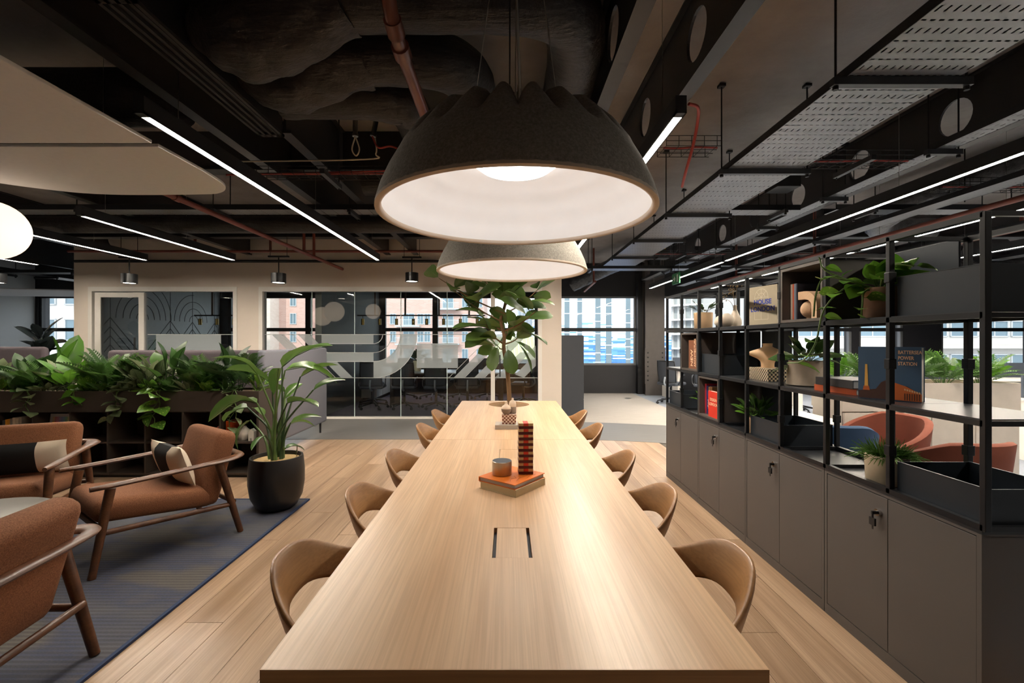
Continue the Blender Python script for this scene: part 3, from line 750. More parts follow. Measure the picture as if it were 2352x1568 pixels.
tr = t.node('ShaderNodeBsdfTransparent'); mx = t.node('ShaderNodeMixShader'); t.link(hole, mx.inputs[0]); t.link(t.p.outputs[0], mx.inputs[1]); t.link(tr.outputs[0], mx.inputs[2]); t.link(mx.outputs[0], t.out.inputs['Surface'])
M_TRAY = t.m
def hanger(parent, x0, x1, y, z, top=CT):
    """slotted channel on two threaded rods, in the tray's own frame"""
    MB().box(x0 - 0.07, x1 + 0.07, y - 0.02, y + 0.02, z - 0.045, z - 0.004).build('support_channel', M_CHAN, parent)
    for x in (x0 - 0.05, x1 + 0.05):
        MB().tube([(x, y, z - 0.06), (x, y, top)], 0.006, 6).cyl((x, y), 0.014, z - 0.066, z - 0.046, 6).box(x - 0.025, x + 0.025, y - 0.025, y + 0.025, top - 0.03, top - 0.008).build('threaded_rod', M_BLACK, parent)
M_CHAN = plain('galvanised_channel', '4d4f53', 0.4, 0.6)
def tray_y(label, x0, x1, y0, y1, z, sups, lip=0.05):
    th = thing('cable_tray', label, 'cable tray', (x0, y0, z)); w, l = x1 - x0, y1 - y0
    MB().box(0, w, 0, l, 0, 0.003).build('tray_bed', M_TRAY, th)
    MB().box(0.01, w - 0.01, 0.02, l - 0.02, 0.02, 0.045).build('cable_bundle', M_BLACK, th)
    for x in (0, w): MB().box(x - 0.002, x + 0.002, 0, l, 0, lip).build('tray_side', M_STEEL, th)
    for y in sups: hanger(th, 0, w, y - y0, 0, CT - z)
    return th
tray_y('wide perforated cable tray hung under bare concrete', 1.80, 2.40, 0.6, 8.6, 2.85, [1.14, 2.44, 3.74, 5.05, 6.35, 7.65])
tray_y('narrow perforated cable tray running under the deep holed beam', 3.40, 3.54, 1.2, 11.6, 2.97, [2.4, 3.64, 4.86, 6.1, 7.35, 8.6, 9.9])
tray_y('perforated cable tray beside the silver flexible duct', 4.35, 4.55, 2.5, 11.8, 2.84, [3.4, 6.4, 8.6, 10.4])
tray_y('perforated cable tray over the far desks', 6.98, 7.26, 2.5, 11.8, 3.02, [3.6, 5.75, 7.6, 9.45])
tray_y('perforated cable tray furthest from the long table', 9.2, 9.5, 2.5, 11.8, 2.98, [4.6, 6.6, 7.9, 10.6])
tray_y('perforated cable tray past the partition end', -10.9, -10.5, 5.5, 11.8, 2.92, [6.6, 8.6, 10.6])
def tray_x(label, x0, x1, y, z, w=0.22, k=0.6):
    th = thing('cable_tray', label, 'cable tray', (x0, y, z)); th.rotation_euler = (0, 0, -math.pi / 2)
    l = x1 - x0
    MB().box(-w, 0, 0, l, 0, 0.003).build('tray_bed', M_TRAY, th)
    for x in (-w, 0): MB().box(x - 0.002, x + 0.002, 0, l, 0, 0.06).build('tray_side', M_STEEL, th)
    while k < l: hanger(th, -w, 0, k, 0, CT - z - 0.01); k += 1.55
tray_x('perforated cross tray above the lounge line lights', -8.6, -1.1, 5.25, 2.95)
tray_x('perforated cross tray joining the wide tray to the deep beam', 2.53, 3.33, 5.2, 2.93)
tray_x('perforated cross tray above the open shelving', 3.78, 9.0, 5.25, 2.95, 0.22, 0.4)
tray_x('perforated cross tray near the corridor window', 1.2, 4.2, 9.0, 2.86, 0.3, 0.45)
tray_x('perforated cross tray above the corridor desks', 4.8, 13.0, 9.3, 2.86, 0.3)
tray_x('perforated cross tray past the partition end', -12.6, -8.2, 9.4, 2.84, 0.26)
def basket(label, x0, x1, y, z, w=0.16, h=0.06, cable=True, k0=0.45):
    th = thing('wire_basket', label, 'wire basket', (x0, y, z)); l = x1 - x0; m = MB(); r = 0.0028
    for yy_, zz in ((0, h), (0, h/2), (0, 0), (w/3, 0), (2*w/3, 0), (w, 0), (w, h/2), (w, h)): m.tube([(0, yy_, zz), (l, yy_, zz)], r, 4, False)
    k = 0.0
    while k <= l: m.tube([(k, 0, h), (k, 0, 0), (k, w, 0), (k, w, h)], r, 4, False); k += 0.1
    m.build('wire_mesh', M_BLACK, th)
    if cable:
        MB().tube(arc([(0, w*.3, .012), (l*.3, w*.35, .012), (l*.6, w*.25, .012), (l, w*.3, .012)], 5), 0.008, 6).build('cable', M_RED, th)
    k = k0
    while k < l:
        MB().box(k - 0.02, k + 0.02, -0.12, w + 0.12, -0.045, -0.005).build('support_channel', M_CHAN, th)
        MB().tube([(k, w + 0.1, -0.06), (k, w + 0.1, CT - z)], 0.006, 6).box(k - 0.03, k + 0.03, w + 0.07, w + 0.13, CT - z - 0.012, CT - z).build('threaded_rod', M_BLACK, th)
        k += 1.25
basket('black wire basket tray with cables in front of the duct bends', -2.12, -0.75, 3.86, 2.86, k0=0.6)
basket('black wire basket tray crossing between the light and the wide tray', 1.25, 1.68, 3.6, 2.98, 0.22, 0.08)
basket('black wire basket tray crossing beyond the wide tray', 2.5, 3.38, 3.8, 2.95, 0.2, 0.08)
basket('black wire basket tray crossing above the shelving light', 4.15, 6.1, 4.3, 2.90, 0.2, 0.08)
basket('black wire basket tray crossing before the corridor', 2.5, 6.1, 7.7, 2.90, 0.2, 0.06)
# black control boxes hung from the beams
def control_box(label, p, w=0.16):
    th = thing('control_box', label, 'control box', p)
    MB().box(0, w, 0, w, 0, w * 1.15).build('housing', M_BLACK, th, bevel=0.006)
    MB().box(w*.35, w*.62, -0.003, 0, w*.75, w*1.0).build('warning_sticker', plain('yellow_sticker', 'c9a42c', 0.5), th)
    for k in range(3): MB().tube(arc([(w*(.2+.25*k), w*.4, w*1.14), (w*(.3+.25*k), w*.4, w*1.45), (w*(.45+.2*k), w*.4, w*1.14)], 5), 0.006, 6).build('cable', M_BLACK, th)
    MB().tube([(w/2, w*.8, w*1.15), (w/2, w*.8, CT - p[2])], 0.008, 6).build('hanging_rod', M_BLACK, th)
control_box('black control box with yellow sticker beside the deep beam', (2.86, 4.84, 3.08), 0.25)
control_box('black control box with yellow sticker over the shelving', (6.45, 4.9, 3.15), 0.25)
control_box('small black control box by the corridor beam', (2.80, 8.5, 2.98), 0.22)
# ---------------------------------------------------------------- lamps and ceiling fittings
M_LINE = glow('line_diffuser', 'fff2df', LINE_E)
M_HOUS = plain('lamp_housing', '25272b', 0.45, 0, 0.08)
def line_light(label, x, y0, y1, z=2.667, w=0.06, h=0.095, group=None):
    th = thing('linear_light', label, 'ceiling light', (x, y0, z), 0, group); l = y1 - y0
    MB().box(-w/2, w/2, 0, l, 0.012, h).box(-w/2, -w/2 + 0.008, 0, l, 0, 0.012).box(w/2 - 0.008, w/2, 0, l, 0, 0.012).box(-w/2, w/2, 0, 0.05, 0, 0.012).box(-w/2, w/2, l - 0.01, l, 0, 0.012).build('housing', M_HOUS, th)
    MB().box(-w/2 + 0.0085, w/2 - 0.0085, 0.051, l - 0.011, 0.003, 0.0115).build('diffuser', M_LINE, th)
    k = 0.3
    while k < l:
        MB().tube([(0, k, h), (0, k, CT - z)], 0.0022, 5).build('suspension_wire', M_SILVER, th); k += max(1.2, (l - 0.6) / 2)
    return th
line_light('long black line light running from the rafts to the partition', -1.98, 2.45, 6.98)
line_light('black line light over the planter nearest the long run', -4.18, 4.45, 6.98)
line_light('black line light behind the round paper lantern', -5.52, 4.6, 6.98)
line_light('black line light close to the holed beam behind the dome lamps', 0.93, 2.45, 7.2)
line_light('long black line light between the wide tray and open shelving', 3.36, 0.8, 7.05)
line_light('black line light ending by the riveted column', 3.36, 7.1, 10.8)
for i, (x, y0, y1) in enumerate(((4.8, 2.6, 6.2), (4.8, 6.3, 10.8), (6.7, 3.4, 7.0), (6.7, 7.1, 11.0), (8.95, 4.2, 11.0))):
    line_light(['black line light just beyond the shelving top', 'black line light beyond the shelving towards the windows', 'black line light over the planter cabinet', 'black line light over the far desk chairs', 'black line light farthest across the desks'][i], x, y0, y1)
line_light('line light past the partition end with a short run', -7.6, 5.3, 7.4)

# felt dome lamps
t = NT('grey_felt'); f = t.noise(t.coords((1, 1, 1)), 85, 8, 0.75); g = t.noise(t.coords(), 9, 5, 0.7)
t.set(t.mix(t.math('MULTIPLY', g, 0.45), t.ramp(f, [(0.34, lin('66625d')), (0.5, lin('85817b')), (0.66, lin('a09c95'))]), lin('827d76')), 0.95); t.bump(f, 0.3, 0.004); M_FELT = t.m
M_INNER = plain('white_felt_lining', 'e2e3e5', 0.85, 0, 0.03)
M_LED = glow('dome_diffuser', 'fffaf4', DOME_E)
def prof(s, pr):
    for (s0, a0), (s1, a1) in zip(pr, pr[1:]):
        if s <= s1: u = (s - s0) / (s1 - s0); return [p + (q - p) * u for p, q in zip(a0, a1)]
    return list(pr[-1][1])
DP = [(0, (.655, 0.0)), (.1, (.635, .07)), (.22, (.60, .15)), (.34, (.55, .24)), (.46, (.475, .315)), (.57, (.40, .365)), (.68, (.32, .395)), (.78, (.24, .40)), (.90, (.13, .375)), (1, (.02, .36))]
def dome(u, v):
    a = 2 * math.pi * u; r, z = prof(v, DP)
    env = max(0.0, min(1.0, (v - 0.32) / 0.26)) * (1 if v < 0.8 else max(0.0, (1 - v) / 0.2))
    wv = 2 * abs(math.cos(11 * a)) ** .75 - 1
    z += env * 0.036 * (wv if v > 0.3 else 0) ; r += env * 0.022 * wv
    return (r * math.cos(a), r * math.sin(a), z)
IP = [(0, (.625, .004)), (.2, (.59, .10)), (.4, (.52, .20)), (.6, (.42, .275)), (.8, (.29, .315)), (1, (.02, .33))]
dl = thing('dome_lamp', 'big scalloped grey felt dome lamp over the near half of the long table', 'pendant lamp', (0.04, 2.2, 2.06))
MB().grid(dome, 264, 48, True).build('felt_shade', M_FELT, dl, 50)
MB().grid(lambda u, v: (prof(v, IP)[0] * math.cos(-2*math.pi*u), prof(v, IP)[0] * math.sin(-2*math.pi*u), prof(v, IP)[1]), 72, 16, True).build('white_lining', M_INNER, dl, 60)
MB().lathe([(.625, .004), (.628, -.012), (.642, -.018), (.656, -.012), (.655, .002)], n=72).build('rim', plain('rim_felt', 'b9ada0', 0.95), dl, 60)
MB().lathe([(0, .19), (.1, .197), (.17, .215), (.21, .245), (.215, .28), (.2, .30)], n=40).build('light_diffuser', M_LED, dl, 60)
MB().lathe([(.225, .28), (.235, .29), (.225, .315)], n=40).build('diffuser_ring', M_WHITE, dl, 60)
for k in range(3):
    a = 2 * math.pi * k / 3 + 0.5
    MB().tube([(.28 * math.cos(a), .28 * math.sin(a), .39), (.05 * math.cos(a), -.16 + .02 * math.sin(a), CT - 2.06)], 0.0025, 5).build('suspension_wire', M_SILVER, dl)
MB().tube([(0.02, 0, .36), (0.02, 0, .6), (0.0, -0.14, 0.95), (0.0, -0.16, CT - 2.06)], 0.006, 8).build('power_cable', M_SILVER, dl)
MB().lathe([(0, .5), (.01, .5), (.012, .53), (.022, .535), (.022, .56), (.012, .565), (.012, .6), (0, .62)], (-0.03, 0, 0), 12).tube([(-.03, 0, .62), (-.03, -.14, .93), (-.03, -.15, CT - 2.06)], 0.004, 6).build('cable_connector', M_BLACK, dl, 40)
copy_thing(dl, (0.036, 4.02, 2.06), 0.3, 'scalloped grey felt dome lamp hanging in front of the indoor tree')

# paper globe lanterns, felt rafts, cylinder spots
def globe(label, p, r, name='globe_lantern'):
    th = thing(name, label, 'pendant lamp', p)
    MB().lathe([(r * math.sin(math.pi * k / 20), -r * math.cos(math.pi * k / 20)) for k in range(21)], n=40).build('paper_shade', glow('paper_lantern', 'ffe6cc', GLOBE_E), th, 60)
    MB().cyl((0, 0), 0.03, r * 0.98, r + 0.05, 12).build('cap', M_BLACK, th, 40)
    MB().tube([(0, 0, r), (0, 0, CT - p[2])], 0.006, 6).build('cord', M_BLACK, th)
globe('small glowing paper globe beside the planter', (-3.95, 3.5, 2.293), 0.22)
globe('large glowing paper globe lower of a pair over the lounge', (-5.85, 2.5, 2.2), 0.3, 'globe_lantern_offscreen')
globe('large glowing paper globe higher of a pair over the lounge', (-5.30, 2.95, 2.32), 0.3, 'globe_lantern_offscreen')
M_RAFT = plain('raft_felt', 'e9ebee', 0.9, 0, 0.04, 30)
def raft(label, outline, z=2.65, wires=()):
    th = thing('acoustic_raft', label, 'ceiling panel', (outline[0][0], outline[0][1], z)); o = outline[0]
    MB().prism([(p[0] - o[0], p[1] - o[1]) for p in outline], 0, 0.022).build('felt_panel', M_RAFT, th, bevel=0.004)
    for x, y in wires: MB().tube([(x - o[0], y - o[1], 0.02), (x - o[0], y - o[1], CT - z)], 0.002, 5).build('suspension_wire', M_SILVER, th)
raft('pale felt ceiling raft with a straight edge', [(-2.17, 0.2), (-2.17, 2.79), (-5.2, 2.79), (-5.2, 0.2)], 2.65, [(-2.6, 2.3), (-3.8, 2.3), (-2.6, 0.8)])
cur = [(-2.17, 2.84)] + [tuple(v)[:2] for v in arc([(-2.165, 3.25, 0), (-2.20, 3.55, 0), (-2.33, 3.72, 0), (-2.55, 3.77, 0), (-3.3, 3.77, 0), (-3.75, 3.6, 0), (-4.3, 3.15, 0)], 6)] + [(-4.6, 2.84)]
raft('pale felt ceiling raft with a rounded corner', cur, 2.65, [(-2.6, 2.94), (-3.3, 3.62)])
raft('pale felt ceiling raft past the partition end', [(-12.6, 9.3), (-9.2, 10.3), (-9.2, 11.8), (-12.6, 11.4)], 2.55, [(-10, 10.6), (-12, 10.6)])
def spot(label, p, r=0.108, h=0.15):
    th = thing('cylinder_spotlight', label, 'spotlight', p)
    MB().lathe([(r * .9, 0.006), (r, 0), (r, h), (0, h)], n=28).build('housing', plain('spot_black', '1d1e20', 0.3, 0.3), th, 40)
    MB().lathe([(0, .012), (r * .9, .012)], n=24).build('lens', glow('spot_lens', 'fff0dc', SPOT_E), th)
    MB().tube([(0, 0, h), (0, 0, h + 0.25)], 0.009, 8).build('stem', M_BLACK, th)
    MB().box(-0.16, 0.16, -0.018, 0.018, h + 0.25, h + 0.275).build('track', M_BLACK, th)
    for x in (-0.13, 0.13): MB().tube([(x, 0, h + .27), (x, 0, CT - p[2])], 0.004, 6).build('hanging_rod', M_BLACK, th)
spot('black cylinder spotlight in front of the door frame', at(297, 651, 7.2))
spot('black cylinder spotlight in front of the wall between the screens', at(640, 650, 7.1))
spot('black cylinder spotlight in front of the boardroom screen', at(946, 647, 7.7))
spot('black cylinder spotlight past the partition end', at(-6, 650, 7.2))
# exit sign
ex = thing('exit_sign', 'green emergency exit sign hung beside the shelving line light', 'sign', at(1553, 652, 8.6))
MB().box(-0.012, 0.012, -0.18, 0.18, 0, 0.2).build('sign_panel', plain('exit_green', '2f8a55', 0.4), ex)
MB().tube([(0, -.1, .2), (0, -.1, CT - ex.location.z)], 0.004, 5).tube([(0, .1, .2), (0, .1, CT - ex.location.z)], 0.004, 5).build('hanging_rod', M_BLACK, ex)
m = MB(); m.box(-0.0135, -0.0125, -0.13, -0.06, 0.03, 0.17).add([(-.0135, .0, .1), (-.0135, .07, .16), (-.0135, .07, .04)], [(0, 1, 2)]).box(-.0135, -.0125, .07, .13, .085, .115)
m.build('pictogram', plain('sign_white', 'eef4ee', 0.5), ex)

# ---------------------------------------------------------------- the long table
TT, TB = 0.74, 0.704
tb = thing('long_table', 'long light oak meeting table with a planting hole and power flaps', 'table', (0.015, 0.987, 0))
def top_with_hole(x0, x1, y0, y1, hx, hy, r, z0, z1):
    m = MB(); n = 48; s = []; c = []
    for k in range(n):
        a = 2 * math.pi * k / n; cx_, sy_ = math.cos(a), math.sin(a)
        tx = ((x1 - hx) if cx_ > 0 else (x0 - hx)) / cx_ if abs(cx_) > 1e-6 else 1e9
        ty = ((y1 - hy) if sy_ > 0 else (y0 - hy)) / sy_ if abs(sy_) > 1e-6 else 1e9
        q = min(tx, ty); s.append((hx + cx_ * q, hy + sy_ * q)); c.append((hx + cx_ * r, hy + sy_ * r))
    for (px_, py_) in ((x0, y0), (x1, y0), (x1, y1), (x0, y1)):      # snap nearest ray to each corner
        j = min(range(n), key=lambda i: (s[i][0] - px_) ** 2 + (s[i][1] - py_) ** 2); s[j] = (px_, py_)
    vs = [(a, b, z1) for a, b in s] + [(a, b, z1) for a, b in c] + [(a, b, z0) for a, b in s] + [(a, b, z0) for a, b in c]; fs = []
    for k in range(n):
        k2 = (k + 1) % n
        fs += [(k, k2, n + k2, n + k), (2*n + k, 3*n + k, 3*n + k2, 2*n + k2), (k, 2*n + k, 2*n + k2, k2), (n + k, n + k2, 3*n + k2, 3*n + k)]
    return m.add(vs, fs)
HX, HY = 0.0, 4.08
def flap_top(x0, x1, y0, y1, fx0, fx1, fy0, fy1):
    m = MB(); m.box(x0, fx0, y0, y1, TB, TT).box(fx1, x1, y0, y1, TB, TT).box(fx0, fx1, y0, fy0, TB, TT).box(fx0, fx1, fy1, y1, TB, TT); return m
# near top: two power flaps, built as strips around the recesses
F1 = (-0.066, 0.066, 0.505, 0.744); F2 = (-0.066, 0.066, 1.757, 1.99)
m = MB(); m.box(-0.549, F1[0], 0, 2.2805, TB, TT).box(F1[1], 0.549, 0, 2.2805, TB, TT)
m.box(F1[0], F1[1], 0, F1[2], TB, TT).box(F1[0], F1[1], F1[3], F2[2], TB, TT).box(F1[0], F1[1], F2[3], 2.2805, TB, TT)
m.build('table_top', M_OAK, tb)
top_with_hole(-0.549, 0.549, 2.2835, 4.373, HX, HY, 0.224, TB, TT).build('table_top', M_OAK, tb)
MB().box(-0.549, 0.549, -0.0025, -0.0002, TB, TT).build('edge_band', wood('oak_edge', 'b78f62', 'cda477', 'x', 0.36, 0.9, 0.03), tb)
for fx0, fx1, fy0, fy1 in (F1, F2):
    MB().box(fx0 + (0.012 if fy0 < 1 else 0.003), fx1 - (0.012 if fy0 < 1 else 0.003), fy0 + 0.0015, fy1 - 0.0015, TB + 0.02, TT - 0.0005).build('power_flap', M_OAK, tb)
    MB().box(fx0 + 0.001, fx1 - 0.001, fy0 + 0.001, fy1 - 0.001, TB - 0.03, TB + 0.018).build('flap_tray', M_BLACK, tb)
MB().box(-0.15, 0.15, 0.06, 3.7, 0.63, TB - .0005).build('apron', M_OAK, tb)
for y0, y1 in ((0.0, 0.05), (4.32, 4.373)): MB().box(-0.549, 0.549, y0, y1, 0, TB).build('panel_leg', wood('oak_panel', 'c79a68', 'd9b384', 'x', 0.36, 0.9, 0.03), tb, bevel=0.002)
MB().box(-0.14, 0.14, 2.1, 2.4, 0, 0.63).build('pedestal', M_OAK, tb)
MB().lathe([(0.205, 0.0), (0.216, 0.70), (0.219, 0.715)], (HX, HY, 0), 40).build('planting_tube', plain('planting_tube_oak', 'b99a78', 0.6), tb, 50)

# bent oak chairs
M_SEAT = plain('tan_leather', '9a6b3e', 0.5, 0, 0.06, 12)
oc = thing('oak_chair', 'light oak chair at the long table by the open shelving end', 'chair', (0, 0, 0), 0)
def band(u, v):
    # closed section swept round the back; u around section, v along the hoop
    a = math.radians(-112 + 224 * v); e = abs(a) / math.radians(112)
    q1 = max(0.0, min(1.0, (e - .08) / 0.47)); q1 = q1 * q1 * (3 - 2 * q1); zt_ = 0.80 - 0.10 * q1; zb_ = 0.665 - 0.055 * q1; th = 0.024 - 0.004 * e
    w = 2 * math.pi * u; cs, sn = math.cos(w), math.sin(w)
    k = abs(sn) ** 0.55 * (1 if sn >= 0 else -1); q = abs(cs) ** 0.7 * (1 if cs >= 0 else -1)
    z = (zt_ + zb_) / 2 + k * (zt_ - zb_) / 2
    lean = (z - 0.66) * 0.34 * (1 - 0.5 * e)
    r = 0.258 + lean + q * th / 2
    sx = 1.04; return (r * math.sin(a) * sx, -r * math.cos(a) * 0.98 + 0.0, z)
MB().grid(band, 20, 44, True).build('backrest', M_OAKC, oc, 50)
seat = MB(); seat.lathe([(0, .42), (.17, .42), (.225, .43), (.235, .445), (.225, .465), (.15, .472), (0, .468)], (0, .03, 0), 36); seat.build('seat', M_SEAT, oc, 50)
for sx in (-1, 1):
    MB().tube(arc([(sx*.232, .02, .66), (sx*.225, .05, .6), (sx*.215, .10, .45), (sx*.225, .17, .2), (sx*.235, .21, 0)], 4), [.02]*8 + [.018]*4 + [.014]*5, 10).build('leg', M_OAKC, oc, 50)
    MB().tube(arc([(sx*.19, -.15, .67), (sx*.185, -.16, .55), (sx*.18, -.17, .42), (sx*.2, -.2, .2), (sx*.215, -.225, 0)], 4), [.019]*8 + [.017]*4 + [.013]*5, 10).build('leg', M_OAKC, oc, 50)
MB().lathe([(.205, .385), (.225, .385), (.225, .42), (.205, .42)], (0, .03, 0), 36).build('seat_frame', M_OAKC, oc, 50)
ys = [1.42, 2.03, 2.67, 3.55, 4.25]
place = ['first from the power flap end', 'second from the power flap end', 'middle of its row', 'second from the planting hole', 'beside the planting hole']
first = True
for si, sname in ((1, 'open shelving side'), (-1, 'lounge side')):
    for k, y in enumerate(ys):
        p = (0.015 + si * 0.418, y, 0); rz = math.pi / 2 if si > 0 else -math.pi / 2
        lb = 'bent oak chair on the %s, %s' % (sname, place[k])
        if first: oc.location = p; oc.rotation_euler = (0, 0, rz); oc['label'] = lb; oc['group'] = 'oak chairs at the long table'; first = False
        else: copy_thing(oc, p, rz + R.uniform(-.05, .05), lb, 'oak chairs at the long table')

# things on the table
def book(name, label, w, d, h, cover, loc, rz, cat='book', lid=0.003, spine=True):
    th = thing(name, label, cat, loc, rz)
    MB().box(0, w - 0.004, 0.004, d - 0.004, lid, h - lid).build('page_block', M_PAPER, th)
    m = MB().box(0, w, 0, d, 0, lid).box(0, w, 0, d, h - lid, h)
    m.build('cover', cover, th, bevel=0.0006)
    if spine: MB().box(-0.003, 0, 0, d, 0, h).build('spine', cover, th)
    return th
nc = Vector((0.035, 2.06)); ang = math.atan2(0.13, -0.171)
bdir = Vector((0.145, 0.185)).normalized(); rzb = math.atan2(bdir.y, bdir.x)
M_ORANGE, M_CREAM = plain('orange_cover', 'e0741c', 0.5), plain('cream_cover', 'd8c7a2', 0.6)
b1 = thing('book', 'thick cream book at the bottom of the pile on the long table', 'book', (nc.x, nc.y, TT), rzb)
MB().box(0.004, .236, .004, .213, .003, .031).build('page_block', plain('cream_pages', 'dccfae', 0.8), b1)
MB().box(0, .24, 0, .217, 0, .003).box(0, .24, 0, .217, .031, .034).build('cover', M_CREAM, b1); MB().box(0, .24, -.002, 0, 0, .034).build('spine', M_CREAM, b1)
b2 = thing('book', 'orange book lying on the cream book under the candle', 'book', (nc.x - .002, nc.y + .002, TT + .034), rzb)
MB().box(0.004, .236, .004, .213, .003, .019).build('page_block', plain('lilac_pages', 'b9b4b8', 0.8), b2)
MB().box(0, .242, 0, .219, 0, .003).box(0, .242, 0, .219, .019, .022).build('cover', M_ORANGE, b2); MB().box(0, .242, .216, .219, .003, .019).build('spine', M_ORANGE, b2)
for pts in ([(.03, .05), (.06, .07), (.09, .06), (.11, .09)], [(.05, .03), (.1, .05), (.15, .04), (.19, .07)], [(.12, .02), (.16, .03), (.2, .025)]):
    MB().tube([Vector((a, b, .0218)) for a, b in pts], 0.0007, 4).build('cover_line', plain('brown_ink', '6b2a12', 0.6), b2)
th = thing('candle', 'short smoked glass candle with dark lid on the orange book', 'candle', (-0.028, 2.235, TT + .0565))
MB().lathe([(0, 0), (.046, 0), (.048, .003), (.048, .064), (.046, .066), (.045, .060), (0, .060)], n=36).build('metal_cup', plain('brushed_steel', 'b3a99e', 0.3, 0.8, 0.25, 30, stretch=(1, 1, .1)), th, 40)
MB().lathe([(0, .0665), (.0455, .0665), (.0455, .061)], n=36).build('lid', plain('slate_lid', '3b414a', 0.4), th, 40)
tw_ = thing('stacking_tower', 'tower of cream, red and maroon wooden blocks on the orange book', 'block tower', (0.088, 2.262, TT + .0565), 0.04)
bl = {}
for nm, h in (('cream', 'd2b184'), ('red', 'd63c26'), ('maroon', '5a1a1c')):
    for ax in 'xy':
        me = MB().box(-.0355, .0355, -.0117, .0117, 0, .0136).mesh('block') if ax == 'x' else MB().box(-.0117, .0117, -.0355, .0355, 0, .0136).mesh('block')
        me.materials.append(plain('%s_block' % nm, h, 0.5)); bl[nm, ax] = me
for L in range(18):
    for k in range(3):
        if L % 2: link('block', bl[('cream', 'red', 'cream')[k], 'y'], None, tw_, 0.001, ((k - 1) * .0238, R.uniform(-.001, .001), L * .0138))
        else: link('block', bl['maroon', 'x'], None, tw_, 0.001, (R.uniform(-.001, .001), (k - 1) * .0238, L * .0138))
g = thing('book', 'flat grey book under the patterned box on the long table', 'book', (-0.1, 3.64, TT))
MB().box(.003, .217, .003, .157, .004, .030).build('page_block', M_PAPER, g); MB().box(0, .22, 0, .16, 0, .004).box(0, .22, 0, .16, .030, .034).build('cover', plain('grey_cover', 'b3aaa0', 0.6), g); MB().box(0, .22, -.003, 0, 0, .034).build('spine', plain('grey_cover', 'b3aaa0'), g)
t = NT('red_check'); ck = t.node('ShaderNodeTexChecker'); ck.inputs['Scale'].default_value = 70; ck.inputs['Color1'].default_value = lin('e5d3bd'); ck.inputs['Color2'].default_value = lin('7a3b2e'); t.link(t.coords(), ck.inputs['Vector']); t.set(ck.outputs['Color'], 0.6); M_CHECK = t.m
pb = thing('patterned_box', 'small red and cream checked box on the grey book', 'box', (0.012, 3.72, TT + .034))
MB().box(-.056, .056, -.045, .045, 0, .05).build('box_base', M_CHECK, pb, bevel=.002); MB().box(-.059, .059, -.048, .048, .05, .078).build('lid', M_CHECK, pb, bevel=.002)
def two_tone(name, hi, lo, z):
    t = NT(name); tc = t.node('ShaderNodeTexCoord'); sp = t.node('ShaderNodeSeparateXYZ'); t.link(tc.outputs['Object'], sp.inputs[0])
    t.set(t.mix(t.math('GREATER_THAN', sp.outputs['Z'], z), lin(lo), lin(hi)), 0.55); return t.m
v = MB().lathe([(0, 0), (.018, 0), (.036, .02), (.04, .042), (.034, .064), (.014, .078), (.011, .09), (.012, .1), (.009, .1), (.008, .09), (0, .085)], n=28).build('bud_vase', two_tone('dipped_clay', 'd6c1ab', '7a6a5f', .045), None, 60, loc=(-0.012, 3.69, TT + .1125))
tag(v, 'round two-tone clay bud vase on the checked box', 'vase')
v = MB().lathe([(0, 0), (.026, 0), (.03, .006), (.03, .075), (.024, .098), (.009, .108), (.008, .125), (.006, .125), (.006, .11), (0, .1)], n=28).build('bottle_vase', two_tone('dipped_clay_grey', 'd6c1ab', '8b8078', .055), None, 60, loc=(0.040, 3.742, TT + .1125))
tag(v, 'tall two-tone clay bottle vase on the checked box', 'vase')
# ---------------------------------------------------------------- lounge: rug, armchairs, side table, planter shelf, sofa
t = NT('woven_rug'); tc = t.node('ShaderNodeTexCoord'); sp = t.node('ShaderNodeSeparateXYZ'); t.link(tc.outputs['Object'], sp.inputs[0])
big = t.noise(t.coords((0.8, 1.6, 1)), 1.7, 3); mid = t.noise(t.coords((3, 40, 1)), 2.0, 4); fine = t.noise(t.coords((40, 160, 1)), 2.0, 2)
rows = t.math('GREATER_THAN', t.math('FRACT', t.math('MULTIPLY', sp.outputs['Y'], 34.0)), 0.45)
col = t.ramp(big, [(0.36, lin('565b68')), (0.5, lin('2b3f68')), (0.6, lin('625e5a'))])
col = t.mix(t.math('MULTIPLY', rows, 0.5), col, lin('15171d')); col = t.mix(t.math('MULTIPLY', fine, 0.55), col, lin('7d7770')); col = t.mix(t.math('MULTIPLY', mid, 0.4), col, lin('1b2232'))
t.set(col, 0.95); t.bump(rows, 0.4, 0.006); M_RUG = t.m
rug = thing('rug', 'dark blue and grey woven rug with navy binding under the armchairs', 'rug', (-3.6, 2.2, 0))
MB().box(-2.2, 1.785, -2.0, 1.93, 0.0005, 0.012).build('weave', M_RUG, rug)
M_NAVY = plain('navy_binding', '24385c', 0.8)
MB().box(1.785, 1.805, -2.0, 1.95, 0.0005, 0.014).build('binding', M_NAVY, rug); MB().box(-2.2, 1.785, 1.93, 1.95, 0.0005, 0.014).build('binding', M_NAVY, rug)

